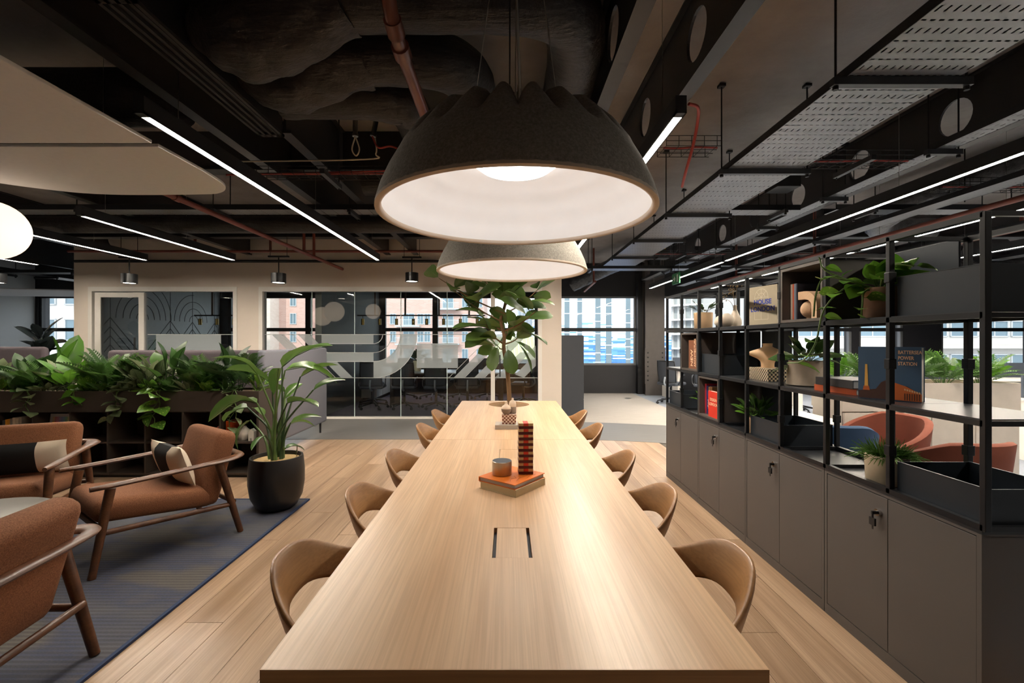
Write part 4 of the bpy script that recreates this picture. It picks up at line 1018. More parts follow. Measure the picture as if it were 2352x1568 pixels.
t = NT('rust_fabric'); f = t.noise(t.coords((1, 1, 1)), 210, 3); 
t.set(t.mix(t.ramp(f, [(0.3, (0, 0, 0, 1)), (0.7, (1, 1, 1, 1))]), lin('63381f'), lin('8c5d3e')), 0.9); t.bump(f, 0.35, 0.003); M_RUST = t.m
def armchair(label):
    a = thing('armchair', label, 'armchair', (0, 0, 0))
    mb = MB(); softmb(mb, .60, .70, .15, .06, T(0, .06, .345) @ RX(math.radians(7)))
    mb.build('seat', M_RUST, a, 60)
    mb = MB(); softmb(mb, .60, .14, .54, .055, T(0, -.30, .505) @ RX(math.radians(16))); mb.build('backrest', M_RUST, a, 60)
    for sx in (-1, 1):
        MB().tube([(sx*.345, .34, .535), (sx*.35, .43, .013)], [.028, .021], 12).build('leg', M_WALNUT, a, 50)
        MB().tube([(sx*.345, -.27, .57), (sx*.35, -.42, .013)], [.029, .021], 12).build('leg', M_WALNUT, a, 50)
        MB().tube([(sx*.345, .375, .27), (sx*.345, -.35, .235)], .017, 10).build('side_rail', M_WALNUT, a, 50)
    # one piece arm and back rail: flat strip swept round the back
    path = [(-.355, .44, .552), (-.36, .2, .556), (-.365, -.05, .563), (-.372, -.24, .572), (-.368, -.36, .582), (-.31, -.43, .586), (-.15, -.445, .587), (0, -.447, .588)]
    pts = arc(path, 5); pts = pts + [Vector((-p.x, p.y, p.z)) for p in reversed(pts[:-1])]
    n = len(pts); strip = []
    for i, p in enumerate(pts):
        d = (pts[min(i+1, n-1)] - pts[max(i-1, 0)]).normalized(); nr = Vector((-d.y, d.x, 0)).normalized()
        k = abs(i / (n - 1) - .5) * 2
        wd = .03 + .022 * math.exp(-((k - .47) / .12) ** 2); wd *= min(1, .45 + (1 - k) * 14)
        strip.append((p, nr, wd, .015))
    vs = []; fs = []
    for p, nr, wd, th in strip:
        for q in range(10):
            an = 2 * math.pi * q / 10
            c, s_ = math.cos(an), math.sin(an); vs.append(p + nr * wd * c + Vector((0, 0, th * s_ * (1 if abs(s_) < .9 else 1))))
    for i in range(n - 1):
        for q in range(10): fs.append((i*10+q, (i+1)*10+q, (i+1)*10+(q+1)%10, i*10+(q+1)%10))
    fs += [tuple(range(10)), tuple(reversed(range((n-1)*10, n*10)))]
    MB().add(vs, fs).build('arm_rail', M_WALNUT, a, 60, fix=True)
    MB().tube([(-.345, -.375, .25), (.345, -.375, .25)], .017, 10).build('rear_rail', M_WALNUT, a, 50)
    MB().tube([(-.345, .37, .27), (.345, .37, .27)], .017, 10).build('front_rail', M_WALNUT, a, 50)
    return a
ac = armchair('rust fabric armchair turned away beside the floor edge of the rug')
# facing -X: local +Y -> -X
ac.location = (-2.27, 1.70, 0); ac.rotation_euler = (0, 0, math.radians(96)); ac['group'] = 'rust armchairs on the rug'
copy_thing(ac, (-2.54, 3.30, 0), math.atan2(-.57, -.40) - math.pi/2, 'rust fabric armchair with a cushion beside the black planter pot', 'rust armchairs on the rug')
copy_thing(ac, (-3.72, 3.42, 0), math.atan2(-.71, .33) - math.pi/2, 'rust fabric armchair with a cushion in front of the bookshelf books', 'rust armchairs on the rug')
def cushion(label, loc, rot, w, h, t_=0.13):
    th = thing('cushion', label, 'cushion', loc); th.rotation_euler = rot
    def surf(sgn, x0, x1):
        def f(u, v):
            x = x0 + (x1 - x0) * u; z = -1 + 2 * v
            px_ = x * w / 2 * (1 - .05 * (1 - abs(z) ** 3)); pz = z * h / 2 * (1 - .08 * (1 - x * x))
            if abs(x) > .98: pz *= 1.0
            b = max(0, (1 - abs(x) ** 3)) ** .55 * max(0, (1 - abs(z) ** 3)) ** .55
            return (px_, sgn * t_ / 2 * b, pz + h / 2)
        return f
    M_CR, M_BK = plain('cream_velvet', 'd9cbb6', 0.9), plain('black_velvet', '101214', 0.9)
    for x0, x1, mt, nm in ((-1, -.42, M_CR, 'end_panel'), (-.42, .42, M_BK, 'black_panel'), (.42, 1, M_CR, 'end_panel')):
        m = MB(); m.grid(surf(1, x1, x0), 9, 13); m.grid(surf(-1, x0, x1), 9, 13); m.build(nm, mt, th, 70)
rB = math.atan2(-.57, -.40) - math.pi/2; rA = math.atan2(-.71, .33) - math.pi/2
def onchair(c, rz, x, y, z):
    v = Matrix.Rotation(rz, 3, 'Z') @ Vector((x, y, 0)); return (c[0] + v.x, c[1] + v.y, z)
cushion('black and cream lumbar cushion on the armchair beside the planter pot', onchair((-2.54, 3.30), rB, .02, -.155, .405), (math.radians(-18), 0, rB), .56, .30)
cushion('black and cream lumbar cushion on the armchair before the books', onchair((-3.72, 3.42), rA, .0, -.15, .405), (math.radians(-18), 0, rA), .60, .28)
# coffee table
ct = thing('coffee_table', 'round dark grey coffee table between the armchairs', 'coffee table', (-3.18, 2.66, 0))
MB().lathe([(0, .385), (.39, .385), (.4, .39), (.4, .40), (.39, .405), (0, .405)], n=48).build('table_top', plain('grey_top', '5e5c58', 0.4), ct, 50)
MB().lathe([(.05, 0.03), (.03, .06), (.03, .385)], n=20).build('stem', M_BLACK, ct, 50); MB().lathe([(0, .03), (.2, .03), (.22, .012), (0, .012)], n=36).build('base', M_BLACK, ct, 50)
d = MB().lathe([(0, .004), (.05, .006), (.1, .022), (.108, .03), (.1, .03), (.05, .014), (0, .012)], n=32).build('dish', plain('white_ceramic', 'ddd9d2', 0.4), None, 60, loc=(-3.17, 2.68, .403)); tag(d, 'shallow white dish on the coffee table', 'dish')

# planter bookshelf
PX1, PY0, PY1 = -2.63, 4.82, 5.21
M_UMBER = plain('umber_laminate', '40362f', 0.55, 0, 0.06, 4)
ps = thing('planter_bookshelf', 'long dark brown cube bookshelf with a planting trough on top', 'bookshelf', (PX1, PY0, 0))
L_ = 8 * .395
MB().box(-L_, 0, .02, .37, 0, .03).build('plinth', M_BLACK, ps)
for z in (.03, .36, .69): MB().box(-L_, -0.018, 0.002, .37, z, z + .018).build('shelf', M_UMBER, ps)
for k in range(9): MB().box(-k * .395 - .018, -k * .395, 0, .372, .03, .69).build('divider', M_UMBER, ps)
MB().box(0.0005, .008, -.004, .39, .0, .913).build('end_panel', M_UMBER, ps)
MB().box(-L_, 0, .372, .385, .03, .71).build('back_panel', M_UMBER, ps)
MB().box(-L_ - .02, 0, -.004, .014, .70, .913).box(-L_ - .02, 0, .376, .39, .70, .913).box(-.014, 0, .014, .376, .70, .913).box(-L_ - .02, -L_, .014, .376, .70, .913).build('trough', M_UMBER, ps)
MB().box(-L_, -.014, .014, .376, .71, .885).build('soil', M_SOIL, ps)
def upright(label, x, y, w, h, col, depth=.2, z=.378, lean=0):
    th = thing('book', label, 'book', (x, y, z)); th.rotation_euler = (0, lean, 0)
    MB().box(.002, w - .002, .004, depth, .002, h - .002).build('page_block', M_PAPER, th)
    c_ = plain('cover_' + col, col, 0.55)
    MB().box(0, .002, 0, depth + .003, 0, h).box(w - .002, w, 0, depth + .003, 0, h).box(0, w, -.002, .001, 0, h).build('cover', c_, th)
    return th
bx = -5.36
for k, (w, h, col, nm) in enumerate(((.03, .22, '3a3f44', 'dark grey'), (.024, .23, 'd99a1e', 'amber yellow'), (.022, .235, 'c98a1a', 'deep yellow'), (.025, .24, '7d7a72', 'mid grey'), (.03, .25, 'b9ad97', 'beige'), (.032, .245, 'a89d88', 'light taupe'), (.03, .255, '8f8576', 'brown grey'))):
    upright('%s book standing in the bookshelf cube behind the armchair' % nm, bx, PY0 + .03, w, h, col); bx += w + .002
pr = thing('colour_print', 'small white print with rainbow colour swatches in the bookshelf', 'print', (-4.985, PY0 + .13, .381)); pr.rotation_euler = (math.radians(-8), 0, 0)
MB().box(0, .235, 0, .012, 0, .27).build('backing', plain('print_white', 'd9d6d0', 0.6), pr)
for i, cset in enumerate((('e8a33a', 'd7372f', 'b8336a', '7d4ea0', '3f62b5', '2f8fb0', '2f9b57', 'b9b33c'),)):
    for j, h in enumerate(cset):
        for q in range(4):
            MB().box(.03 + j * .023, .052 + j * .023, -.0012, 0, .06 + q * .045, .103 + q * .045).build('swatch', plain('swatch_%s_%d' % (h, q), '%02x%02x%02x' % tuple(min(255, int(int(h[a:a+2], 16) + (255 - int(h[a:a+2], 16)) * q * .17)) for a in (0, 2, 4)), 0.6), pr)
t = NT('red_dotted'); v = t.node('ShaderNodeTexVoronoi'); v.inputs['Scale'].default_value = 70; t.link(t.coords(), v.inputs['Vector']); t.set(t.mix(t.math('LESS_THAN', v.outputs['Distance'], .32), lin('b3202a'), lin('e8dcd4')), 0.5); M_DOT = t.m
bd = thing('ceramic_bird', 'red and white dotted ceramic bird in the bookshelf', 'ornament', (-3.225, PY0 + .12, .378))
MB().lathe([(0, 0), (.05, .004), (.075, .04), (.07, .075), (.035, .1), (0, .105)], n=24).build('body', M_DOT, bd, 60); MB().tube(arc([(.04, 0, .07), (.09, 0, .12), (.15, 0, .17)], 5), [.03] + [.022]*4 + [.012]*5 + [.005], 10).build('tail', M_DOT, bd, 60); MB().tube([(-.04, 0, .07), (-.085, 0, .085), (-.12, 0, .07)], [.032, .026, .004], 10).build('head', M_DOT, bd, 60)
upright('orange book standing beside the white vase in the end cube', -3.0, PY0 + .05, .03, .21, 'd2561e'); upright('dark orange book standing beside the white vase in the end cube', -2.965, PY0 + .05, .025, .2, 'b8431a')
vv = MB().lathe([(0, 0), (.05, 0), (.075, .05), (.07, .1), (.04, .13), (.03, .15), (.026, .15), (.03, .12), (0, .1)], n=28).build('vase', plain('matt_white_clay', 'cfc6ba', 0.7), None, 60, loc=(-2.86, PY0 + .12, .378)); tag(vv, 'white round vase in the end cube of the bookshelf', 'vase')
hh = thing('house_ornament', 'tiny white clay house in the end cube of the bookshelf', 'ornament', (-2.73, PY0 + .07, .378)); MB().plate([(-.03, 0), (.03, 0), (.03, .1), (0, .13), (-.03, .1)], -.03, .03).build('house_body', plain('house_clay', 'd8d2c6', 0.7), hh, bevel=.003); MB().box(-.008, .008, -.033, -.029, .0, .03).build('doorway', plain('house_door', '9a9184', 0.7), hh)

# high-backed booth sofa behind the planter
t = NT('grey_wool'); f = t.noise(t.coords(), 180, 3); t.set(t.mix(f, lin('62636d'), lin('84858f')), 0.95); t.bump(f, 0.3, 0.003); M_WOOL = t.m
M_PLUMW = plain('plum_wool', '4a4247', 0.95, 0, 0.1, 90)
def panel(th, nm, x0, x1, y0, y1, z0, z1, mat, r=.035):
    mb = MB(); softmb(mb, x1 - x0, y1 - y0, z1 - z0, r, T((x0+x1)/2, (y0+y1)/2, (z0+z1)/2)); return mb.build(nm, mat, th, 60)
so = thing('booth_sofa', 'grey high-backed booth sofa behind the planter', 'sofa', (-2.88, 5.4, 0))
panel(so, 'end_panel', -.09, 0, 0, 1.9, .16, 1.33, M_WOOL); panel(so, 'back_panel', -2.35, -.09, .55, .66, .16, 1.32, M_PLUMW, .05)
panel(so, 'seat', -2.3, -.1, .66, 1.3, .28, .46, M_PLUMW, .05); panel(so, 'backrest', -2.3, -.1, .66, .82, .46, 1.27, M_PLUMW, .05)
for x, y in ((-.05, .1), (-.05, 1.75), (-2.25, .7), (-2.25, 1.2)): MB().tube([(x, y, 0), (x, y, .17)], [.014, .018], 10).build('foot', M_BLACK, so)
so2 = thing('booth_sofa', 'plum high-backed booth sofa past the partition end', 'sofa', (-6.3, 6.2, 0))
panel(so2, 'back_panel', -1.9, 0, 0, .11, .16, 1.36, M_PLUMW, .05); panel(so2, 'seat', -1.88, -.02, .11, .75, .28, .46, M_PLUMW, .05)
for x in (-1.8, -.1):
    for y in (.08, .65): MB().tube([(x, y, 0), (x, y, .3)], .016, 10).build('foot', M_BLACK, so2)
# ---------------------------------------------------------------- open shelving on lockable cabinets
SX0, SX1 = 1.694, 2.066
YE, PIT = 4.886, 0.4068
YS = [YE - PIT * k for k in range(9)]          # post positions, far to near
ZC, Z2, Z3, Z4 = 0.767, 1.152, 1.540, 1.909
cab_lab = ['grey lockable cabinet under the shelving at the corridor end', 'grey lockable cabinet under the red books', 'grey lockable cabinet under the wide open trays', 'grey lockable cabinet at the free end of the shelving']
M_GAP = plain('shadow_gap', '1c1b1b', 0.8)
for k in range(4):
    y1, y0 = YS[2*k] - .002, YS[2*k+2] + .002
    c = thing('cabinet', cab_lab[k], 'cabinet', (SX0, y0, 0), 0, 'lockable cabinets under the shelving'); w = y1 - y0
    MB().box(.022, .37, .0, w, .0, .015).box(.02, .37, .0, .018, .015, ZC - .02).box(.02, .37, w - .018, w, .015, ZC - .02).box(.35, .37, .018, w - .018, .015, ZC - .02).box(.0, .372, 0, w, ZC - .022, ZC - .012).box(.0, .02, 0, .018, .0, ZC - .022).box(.0, .02, w - .018, w, .0, ZC - .022).box(0, .02, .018, w - .018, 0, .055).build('carcass', M_CAB, c)
    for j in range(2):
        a, b = (.0195, w/2 - .0015) if j == 0 else (w/2 + .0015, w - .0195)
        dr = MB().box(.001, .019, a, b, .058, ZC - .026).build('door', M_CAB, c, bevel=.0012)
        if j == 1:
            yl = a + .045
            MB().tube([(-.012, yl, .665), (.001, yl, .665)], .016, 16).build('lock', M_CHROME, dr, 40)
            MB().box(-.034, -.012, yl - .004, yl + .004, .658, .672).tube([(-.03, yl, .665), (-.03, yl, .64)], .004, 8).cbox((-.03, yl, .625), (.008, .032, .034)).cbox((-.03, yl, .603), (.003, .007, .026)).build('key', M_BLACK, dr)
    MB().box(0.0, .372, 0, w, ZC - .012, ZC - .0005).build('top_panel', plain('cabinet_top', '2b2d31', 0.3, 0, .05), c)
# steel frame
fr = thing('shelving_frame', 'dark steel open shelving frame standing on the grey cabinets', 'shelving', (SX0, YE, ZC))
M_RAIL = M_FRAME; ps_ = .012
H_ = Z4 - ZC
for k, y in enumerate(YS):
    yy_ = y - YE
    for x in (.012, .36):
        po = MB().box(x - ps_, x + ps_, yy_ - ps_ * .9, yy_ + ps_ * .9, 0, H_).build('post', M_RAIL, fr, bevel=.002)
        for zz in (.17, .555, .94):
            MB().box(x - ps_ * 1.4, x + ps_ * 1.4, yy_ - ps_ * 1.2, yy_ + ps_ * 1.2, zz, zz + .045).build('clamp', M_RAIL, po, bevel=.002) if k % 2 == 1 else None
for z in (.0112, Z2 - ZC, Z3 - ZC, H_ - .008):
    for x in (.012, .36): MB().box(x - ps_, x + ps_, YS[8] - YE, 0, z - .011, z + .011).build('rail', M_RAIL, fr)
    for y in YS: MB().box(.02, .352, y - YE - .009, y - YE + .009, z - .009, z + .009).build('cross_bar', M_RAIL, fr)
for z, cols in ((Z2 - ZC, range(8)), (Z3 - ZC, range(8))):
    for k in cols: MB().box(.006, .366, YS[k+1] - YE + .001, YS[k] - YE - .001, z + .011, z + .0155).build('shelf', plain('shelf_plate', '3a3d42', 0.28, .3, .05), fr)
def cell(k, row):
    z = {'B': ZC, 'M': Z2 + .0165, 'T': Z3 + .0165}[row]
    return YS[k+1], YS[k], z
M_BOXI = plain('cube_insert', '4d4744', 0.5, 0, .05); M_BLUEP = plain('blue_grey_steel', '30373f', 0.36, .3, .06)
def cube(label, k, row, back=True):
    """closed cube insert with an open front"""
    y0, y1, z = cell(k, row); y0 += .015; y1 -= .015; h = .345 if row == 'B' else .328 if row == 'T' else .35; z += .023 if row == 'B' else 0
    th = thing('shelf_cube', label, 'shelf box', (SX0, (y0+y1)/2, z)); w = (y1-y0)/2
    mm = MB().box(0, .37, -w, w, 0, .016).box(0, .37, -w, w, h - .016, h).box(0, .37, -w, -w + .016, .016, h - .016).box(0, .37, w - .016, w, .016, h - .016)
    mm.build('shell', M_BOXI, th); MB().box(.35, .368, -w + .016, w - .016, .016, h - .016).build('back_panel', M_BOXI, th); return z + .0165
def tray_box(label, k, row, span=1, h=.15, e=.315):
    y0 = YS[k + span] + .016; y1 = YS[k] - .016; z = cell(k, row)[2]
    th = thing('steel_tray', label, 'tray', (SX0 + .03, y0, z)); w = y1 - y0
    mt = M_BLUEP
    MB().box(0, e, 0, w, 0, .003).box(0, .003, 0, w, .003, h).box(e - .003, e, 0, w, .003, h).box(.003, e - .003, 0, .003, .003, h).box(.003, e - .003, w - .003, w, .003, h).build('tray_body', mt, th)
    for xe in (-.002, e - .005): MB().box(xe, xe + .007, 0, w, h, h + .003).build('rolled_edge', mt, th)
    return th
def backpanel(label, k, row, h=None):
    y0, y1, z = cell(k, row); hh_ = h or (Z2 - ZC - .035)
    o = MB().box(SX0 + .335, SX0 + .345, y0 + .0165, y1 - .0165, z + .001, z + hh_).build('back_plate', M_BLUEP, None, bevel=.003); tag(o, label, 'panel')
cube('dark cube insert holding the brown architecture book', 1, 'M'); z6 = cube('dark cube insert holding the clay sculpture', 5, 'T'); z3 = cube('dark cube insert holding the red design books', 2, 'B')
backpanel('blue grey back plate behind the trailing pothos', 6, 'T'); backpanel('blue grey back plate next to the brown book cube', 2, 'M'); backpanel('blue grey back plate behind the pale torso vase', 3, 'M'); backpanel('blue grey back plate behind the leafy pot on the cabinet', 3, 'B')
tray_box('shallow steel tray at the corridor end of the cabinets', 0, 'B', 1); tray_box('steel tray between the leafy pot and the grass pot', 4, 'B', 1); tray_box('steel tray at the free end of the cabinets', 7, 'B', 1, .145)
tray_box('steel tray on the top shelf at the free end', 7, 'T', 1, .17); tray_box('small steel tray in the middle shelf beside the brown book', 2, 'M', 1, .16, .29)

# books and ornaments on the shelves; covers face -X (towards the long table)
FACE = Matrix(((0, 0, -1, 0), (-1, 0, 0, 0), (0, 1, 0, 0), (0, 0, 0, 1)))    # text XY -> world -Y, Z
def stand_book(label, y0, y1, x, z, w, h, col, rz=0.0, pages=True):
    """upright book with its front cover towards the table: local x = thickness, local y = width"""
    th = thing('book', label, 'book', (x, (y0+y1)/2, z), rz); d = (y1 - y0)/2; c_ = plain('cover_' + col, col, 0.5)
    MB().box(.003, w - .003, -d + .003, d - .003, .003, h - .003).build('page_block', M_PAPER, th)
    MB().box(0, .003, -d, d, 0, h).box(w - .003, w, -d, d, 0, h).box(.003, w - .003, d - .003, d, 0, h).build('cover', c_, th)
    return th
def face_text(parent, s, size, mat, y, z, bold=0, sx=1.0, align='CENTER', x=-.0009): 
    return text('lettering', s, size, mat, parent, T(x, y, z) @ FACE, align, bold, sx=sx)
M_INKB = plain('blue_ink', '2a3f9e', 0.5); M_INKW = plain('white_ink', 'ece4da', 0.5); M_INKP = plain('peach_ink', 'f0c9a6', 0.5)
y0, y1, z = cell(4, 'T')
hb = stand_book('large stone grey HOUSE LONDON book on the top shelf', 3.30, 3.60, SX0 + .22, z, .045, .30, 'a49a85', math.radians(13))
face_text(hb, 'HOUSE', .05, M_INKB, -.012, .165, .0016, 1.05); face_text(hb, 'LONDON', .05, M_INKB, -.012, .112, .0016, 1.05)
m = MB()
def yz_line(m, pts, w=.003, x=-.0007):
    for (a, b), (c_, d_) in zip(pts, pts[1:]):
        dv = Vector((0, c_ - a, d_ - b)); nn = Vector((0, -dv.z, dv.y)).normalized() * w / 2
        q = [Vector((x, a, b)) - nn, Vector((x, c_, d_)) - nn, Vector((x, c_, d_)) + nn, Vector((x, a, b)) + nn]
        m.add(q + [v + Vector((.0006, 0, 0)) for v in q], [(3,2,1,0),(4,5,6,7),(0,1,5,4),(1,2,6,5),(2,3,7,6),(3,0,4,7)])
A = [(.066 * math.cos(math.radians(k * 15)), .215 + .066 * math.sin(math.radians(k * 15))) for k in range(13)]
yz_line(m, A); yz_line(m, [(.034 * math.cos(math.radians(k * 15)), .215 + .034 * math.sin(math.radians(k * 15))) for k in range(13)]); yz_line(m, [(-.066, .05), (-.066, .215), (.066, .215), (.066, .05), (-.066, .05)]); yz_line(m, [(0, .05), (0, .281)])
for an in (45, 135): yz_line(m, [(0, .215), (.066 * math.cos(math.radians(an)), .215 + .066 * math.sin(math.radians(an)))])
m.build('window_drawing', plain('pale_ink', 'c4bca9', 0.6), hb)
text('lettering', 'HOUSE LONDON', .02, M_INKB, hb, T(-.0009, .14, .285) @ FACE @ RZ(-math.pi/2), 'LEFT', .0004)
y0, y1, z = cell(1, 'M')
nb = stand_book('brown NEW ARCHITECTURE book in the dark cube', y0 + .034, y0 + .28, SX0 + .03, z + .0165, .04, .265, '7b4a30')
text('lettering', 'NEW', .07, M_INKP, nb, T(-.0009, .025, .02) @ FACE @ RZ(math.pi/2), 'LEFT', .001, sx=.95); text('lettering', 'ARCHITECTURE', .05, M_INKP, nb, T(-.0009, -.04, .02) @ FACE @ RZ(math.pi/2), 'LEFT', .0006, sx=.72)
y0, y1, z = cell(2, 'B')
z += .0395
rb = stand_book('red DESIGN LONDON book leaning in the dark cube', y0 + .034, y0 + .226, SX0 + .014, z, .035, .215, 'd8321f')
face_text(rb, 'DESIGN', .035, M_INKP, 0, .135, .0004); face_text(rb, 'LONDON', .035, M_INKP, 0, .097, .0004)
def spine_book(label, y, t_, h, col, x=SX0 + .05, dep=.2, z_=None, txt=None):
    th = thing('book', label, 'book', (x, y, z_)); c_ = plain('cover_' + col, col, 0.5)
    MB().box(.003, dep, .002, t_ - .002, .002, h - .003).build('page_block', M_PAPER, th); MB().box(0, .003, 0, t_, 0, h).box(.003, dep + .003, 0, .002, 0, h).box(.003, dep + .003, t_ - .002, t_, 0, h).build('cover', c_, th)
    if txt: text('lettering', txt, t_ * .75, M_INKW, th, T(-.0009, t_ * .24, .13) @ FACE @ RZ(-math.pi/2), 'LEFT', .0003)
    return th
spine_book('crimson spine book at the edge of the red book cube', y1 - .062, .03, .26, 'b02a3c', z_=z); spine_book('navy Design spine book in the red book cube', y1 - .102, .038, .245, '2b2f66', z_=z, txt='Design')
spine_book('thin tan spine book in the red book cube', y1 - .126, .022, .24, 'b58e5c', z_=z); spine_book('brown kraft book behind the red book', y1 - .175, .045, .245, '96724a', z_=z)
y0, y1, z = cell(5, 'T'); z += .0165
yy_ = y1 - .034
for nm, t_, col in (('grey white', .018, 'b7aea4'), ('rust red', .016, 'b4593c'), ('slate blue', .016, '6d7a8c'), ('ink navy', .012, '2f3648')):
    yy_ -= t_ + .0005; spine_book('thin %s book beside the clay sculpture' % nm, yy_, t_, .22, col, z_=z)
sc_ = thing('clay_sculpture', 'sand coloured clay sculpture of a sphere under an arch', 'sculpture', (SX0 + .05, 2.66, z))
t = NT('rough_clay'); f = t.noise(t.coords(), 90, 5, .7); t.set(t.mix(f, lin('b79778'), lin('d3b596')), .9); t.bump(f, .6, .004); M_CLAY = t.m
MB().lathe([(.052 * math.sin(math.pi * k / 14), .057 - .052 * math.cos(math.pi * k / 14)) for k in range(15)], (.045, .04, .002), 28).build('sphere', M_CLAY, sc_, 60)
MB().lathe([(0, 0), (.02, 0), (.02, .012), (0, .012)], (.045, .04, 0), 20).build('foot', M_CLAY, sc_)
out = [(-.08, 0)] + [(-.08 + 0, .05)] + [(-.08 + .115 * (1 - math.cos(math.radians(a))) if False else .035 - .115 * math.cos(math.radians(a)), .075 + .09 * math.sin(math.radians(a))) for a in range(0, 91, 10)] + [(.085, .165), (.085, .118)]
inn = [(.035 - .07 * math.cos(math.radians(a)), .075 + .043 * math.sin(math.radians(a))) for a in range(90, -1, -10)] + [(-.035, 0)]
pol = out + inn; n = len(pol)
vs_ = [(0, a, b) for a, b in pol] + [(.1, a, b) for a, b in pol]
MB().add(vs_, [tuple(range(n)), tuple(reversed(range(n, 2*n)))] + [(i, n+i, n+(i+1)%n, (i+1)%n) for i in range(n)]).build('arch', M_CLAY, sc_, fix=True)
# big blue book standing across two bays on the middle shelf
ybk0, ybk1 = 2.027, 2.263; zb_ = cell(7, 'M')[2]
bb = stand_book('large blue BATTERSEA POWER STATION book standing on the middle shelf', ybk0, ybk1, 1.787, zb_, .05, .25, '3d5c7c', math.radians(35))
BK = .235 / .345
for wd, zz in (('BATTERSEA', .218), ('POWER', .192), ('STATION', .166)): face_text(bb, wd, .0225, M_INKP, -.035, zz, .0005, .72, 'LEFT')
P = lambda pts, nm, mt, x=-.0008: MB().add([(x, a * BK, b * .83) for a, b in pts] + [(x + .0006, a * BK, b * .83) for a, b in pts], [tuple(range(len(pts))), tuple(reversed(range(len(pts), 2*len(pts))))] + [(i, len(pts)+i, len(pts)+(i+1)%len(pts), (i+1)%len(pts)) for i in range(len(pts))]).build(nm, mt, bb, fix=True)
P([(.17, .003), (-.175, .003), (-.175, .04), (-.1, .085), (-.03, .09), (.0, .12), (.04, .1), (.07, .06), (.17, .045)], 'printed_silhouette', plain('print_brown', '4a2f28', .6))
P([(.145, .05), (.105, .05), (.11, .075), (.14, .075)], 'printed_chimney_base', plain('print_orange', 'b9602a', .6), -.0015); P([(.136, .07), (.114, .07), (.119, .2), (.132, .2)], 'printed_chimney', plain('print_cream', 'e0b15a', .6), -.0015)
P([(-.02, .006), (-.175, .004), (-.175, .045), (-.09, .085), (-.02, .105)], 'printed_hall', plain('print_rust', 'c0622a', .6), -.0015)
for k in range(7):
    yq = -.085 - k * .0125; P([(yq, .008), (yq - .006, .008), (yq - .006, .045), (yq, .045)], 'printed_window', plain('print_dark', '5a3420', .6), -.0021)
    P([(yq, .062 - k * .0025), (yq - .008, .06 - k * .0025), (yq - .008, .07 - k * .0025), (yq, .072 - k * .0025)], 'printed_parapet', plain('print_pale', 'd8b48a', .6), -.0021)
# lying books
zz = cell(6, 'M')[2]
def lay_book(label, y0, y1, x0, x1, z, h, col, rz=0):
    th = thing('book', label, 'book', ((x0+x1)/2, (y0+y1)/2, z), rz); a, b = (x1-x0)/2, (y1-y0)/2; c_ = plain('cover_' + col, col, .5)
    MB().box(-a + .004, a - .004, -b + .003, b - .004, .003, h - .003).build('page_block', M_PAPER, th); MB().box(-a, a, -b, b, 0, .003).box(-a, a, -b, b, h - .003, h).box(-a - .003, -a, -b, b, 0, h).build('cover', c_, th); return th
lay_book('orange spined book lying on the middle shelf', 2.33, 2.60, SX0 + .06, SX0 + .25, zz, .034, 'c65a2e', .12); lay_book('black spined book lying on the orange spined book', 2.32, 2.58, SX0 + .05, SX0 + .25, zz + .0345, .042, '2b2c31', .05)
# vases and boxes
def turned(name, label, prof_, mat, p, cat='vase', n=32):
    o = MB().lathe(prof_, n=n).build(name, mat, None, 60, loc=p); return tag(o, label, cat)
M_BONE = plain('bone_ceramic', 'cbbfae', .6, 0, .06, 20)
zt = cell(3, 'T')[2]; VB = (1.90, 3.82)
turned('bottle_vase', 'slender bone ceramic bottle vase with dried flowers', [(0, 0), (.04, 0), (.052, .03), (.05, .06), (.03, .11), (.014, .15), (.012, .175), (.016, .185), (.012, .185), (.009, .17), (0, .1)], M_BONE, (VB[0], VB[1], zt))
turned('bud_vase', 'egg shaped bone ceramic vase in front of the bottle vase', [(0, 0), (.03, 0), (.052, .03), (.056, .058), (.045, .09), (.02, .108), (.014, .112), (.012, .108), (0, .09)], M_BONE, (1.79, 3.735, zt)); turned('moon_vase', 'round bone ceramic vase next to the egg shaped vase', [(0, 0), (.03, 0), (.06, .035), (.062, .06), (.045, .095), (.02, .11), (.016, .115), (0, .09)], M_BONE, (1.86, 3.97, zt))
ck_ = NT('black_white_inlay'); c2 = ck_.node('ShaderNodeTexChecker'); c2.inputs['Scale'].default_value = 75; c2.inputs['Color1'].default_value = lin('cdbb9c'); c2.inputs['Color2'].default_value = lin('1f1f22'); mp = ck_.coords((1, 1, 1)); ck_.link(mp, c2.inputs['Vector']); ck_.set(c2.outputs['Color'], .45); M_INLAY = ck_.m
zm = cell(3, 'M')[2]
ib = thing('inlay_box', 'black and cream checked inlay box under the torso vase', 'box', (SX0 + .17, 3.24, zm)); MB().box(-.1, .1, -.14, .14, 0, .055).build('box_base', M_INLAY, ib, bevel=.002); MB().box(-.1, .1, -.14, .14, .0565, .085).build('lid', M_INLAY, ib, bevel=.002)
tv = thing('torso_vase', 'pale sculptural torso vase with two broad shoulders on the inlay box', 'vase', (SX0 + .16, 3.26, zm + .0865), math.radians(58))
def torso(u, v):
    a = 2 * math.pi * u; z = .15 * v; w = .042 + .085 * math.exp(-((v - .66) / .22) ** 2); d_ = .045 + .012 * math.sin(math.pi * v)
    if v > .78: k_ = (v - .78) / .22; w = w * (1 - k_ ** 2) + .03 * k_ ** 2; d_ = d_ * (1 - k_ ** 2) + .03 * k_ ** 2
    return (d_ * math.cos(a), w * math.sin(a) + .0, z)
MB().grid(torso, 32, 22, True).build('body', plain('peach_clay', 'd9b790', .7), tv, 60); MB().lathe([(0, .001), (.05, .001)], n=24).build('foot', plain('peach_clay', 'd9b790'), tv); MB().lathe([(.03, .148), (.032, .172), (.027, .172), (.025, .148)], n=20).build('neck', plain('peach_clay', 'd9b790'), tv, 60)
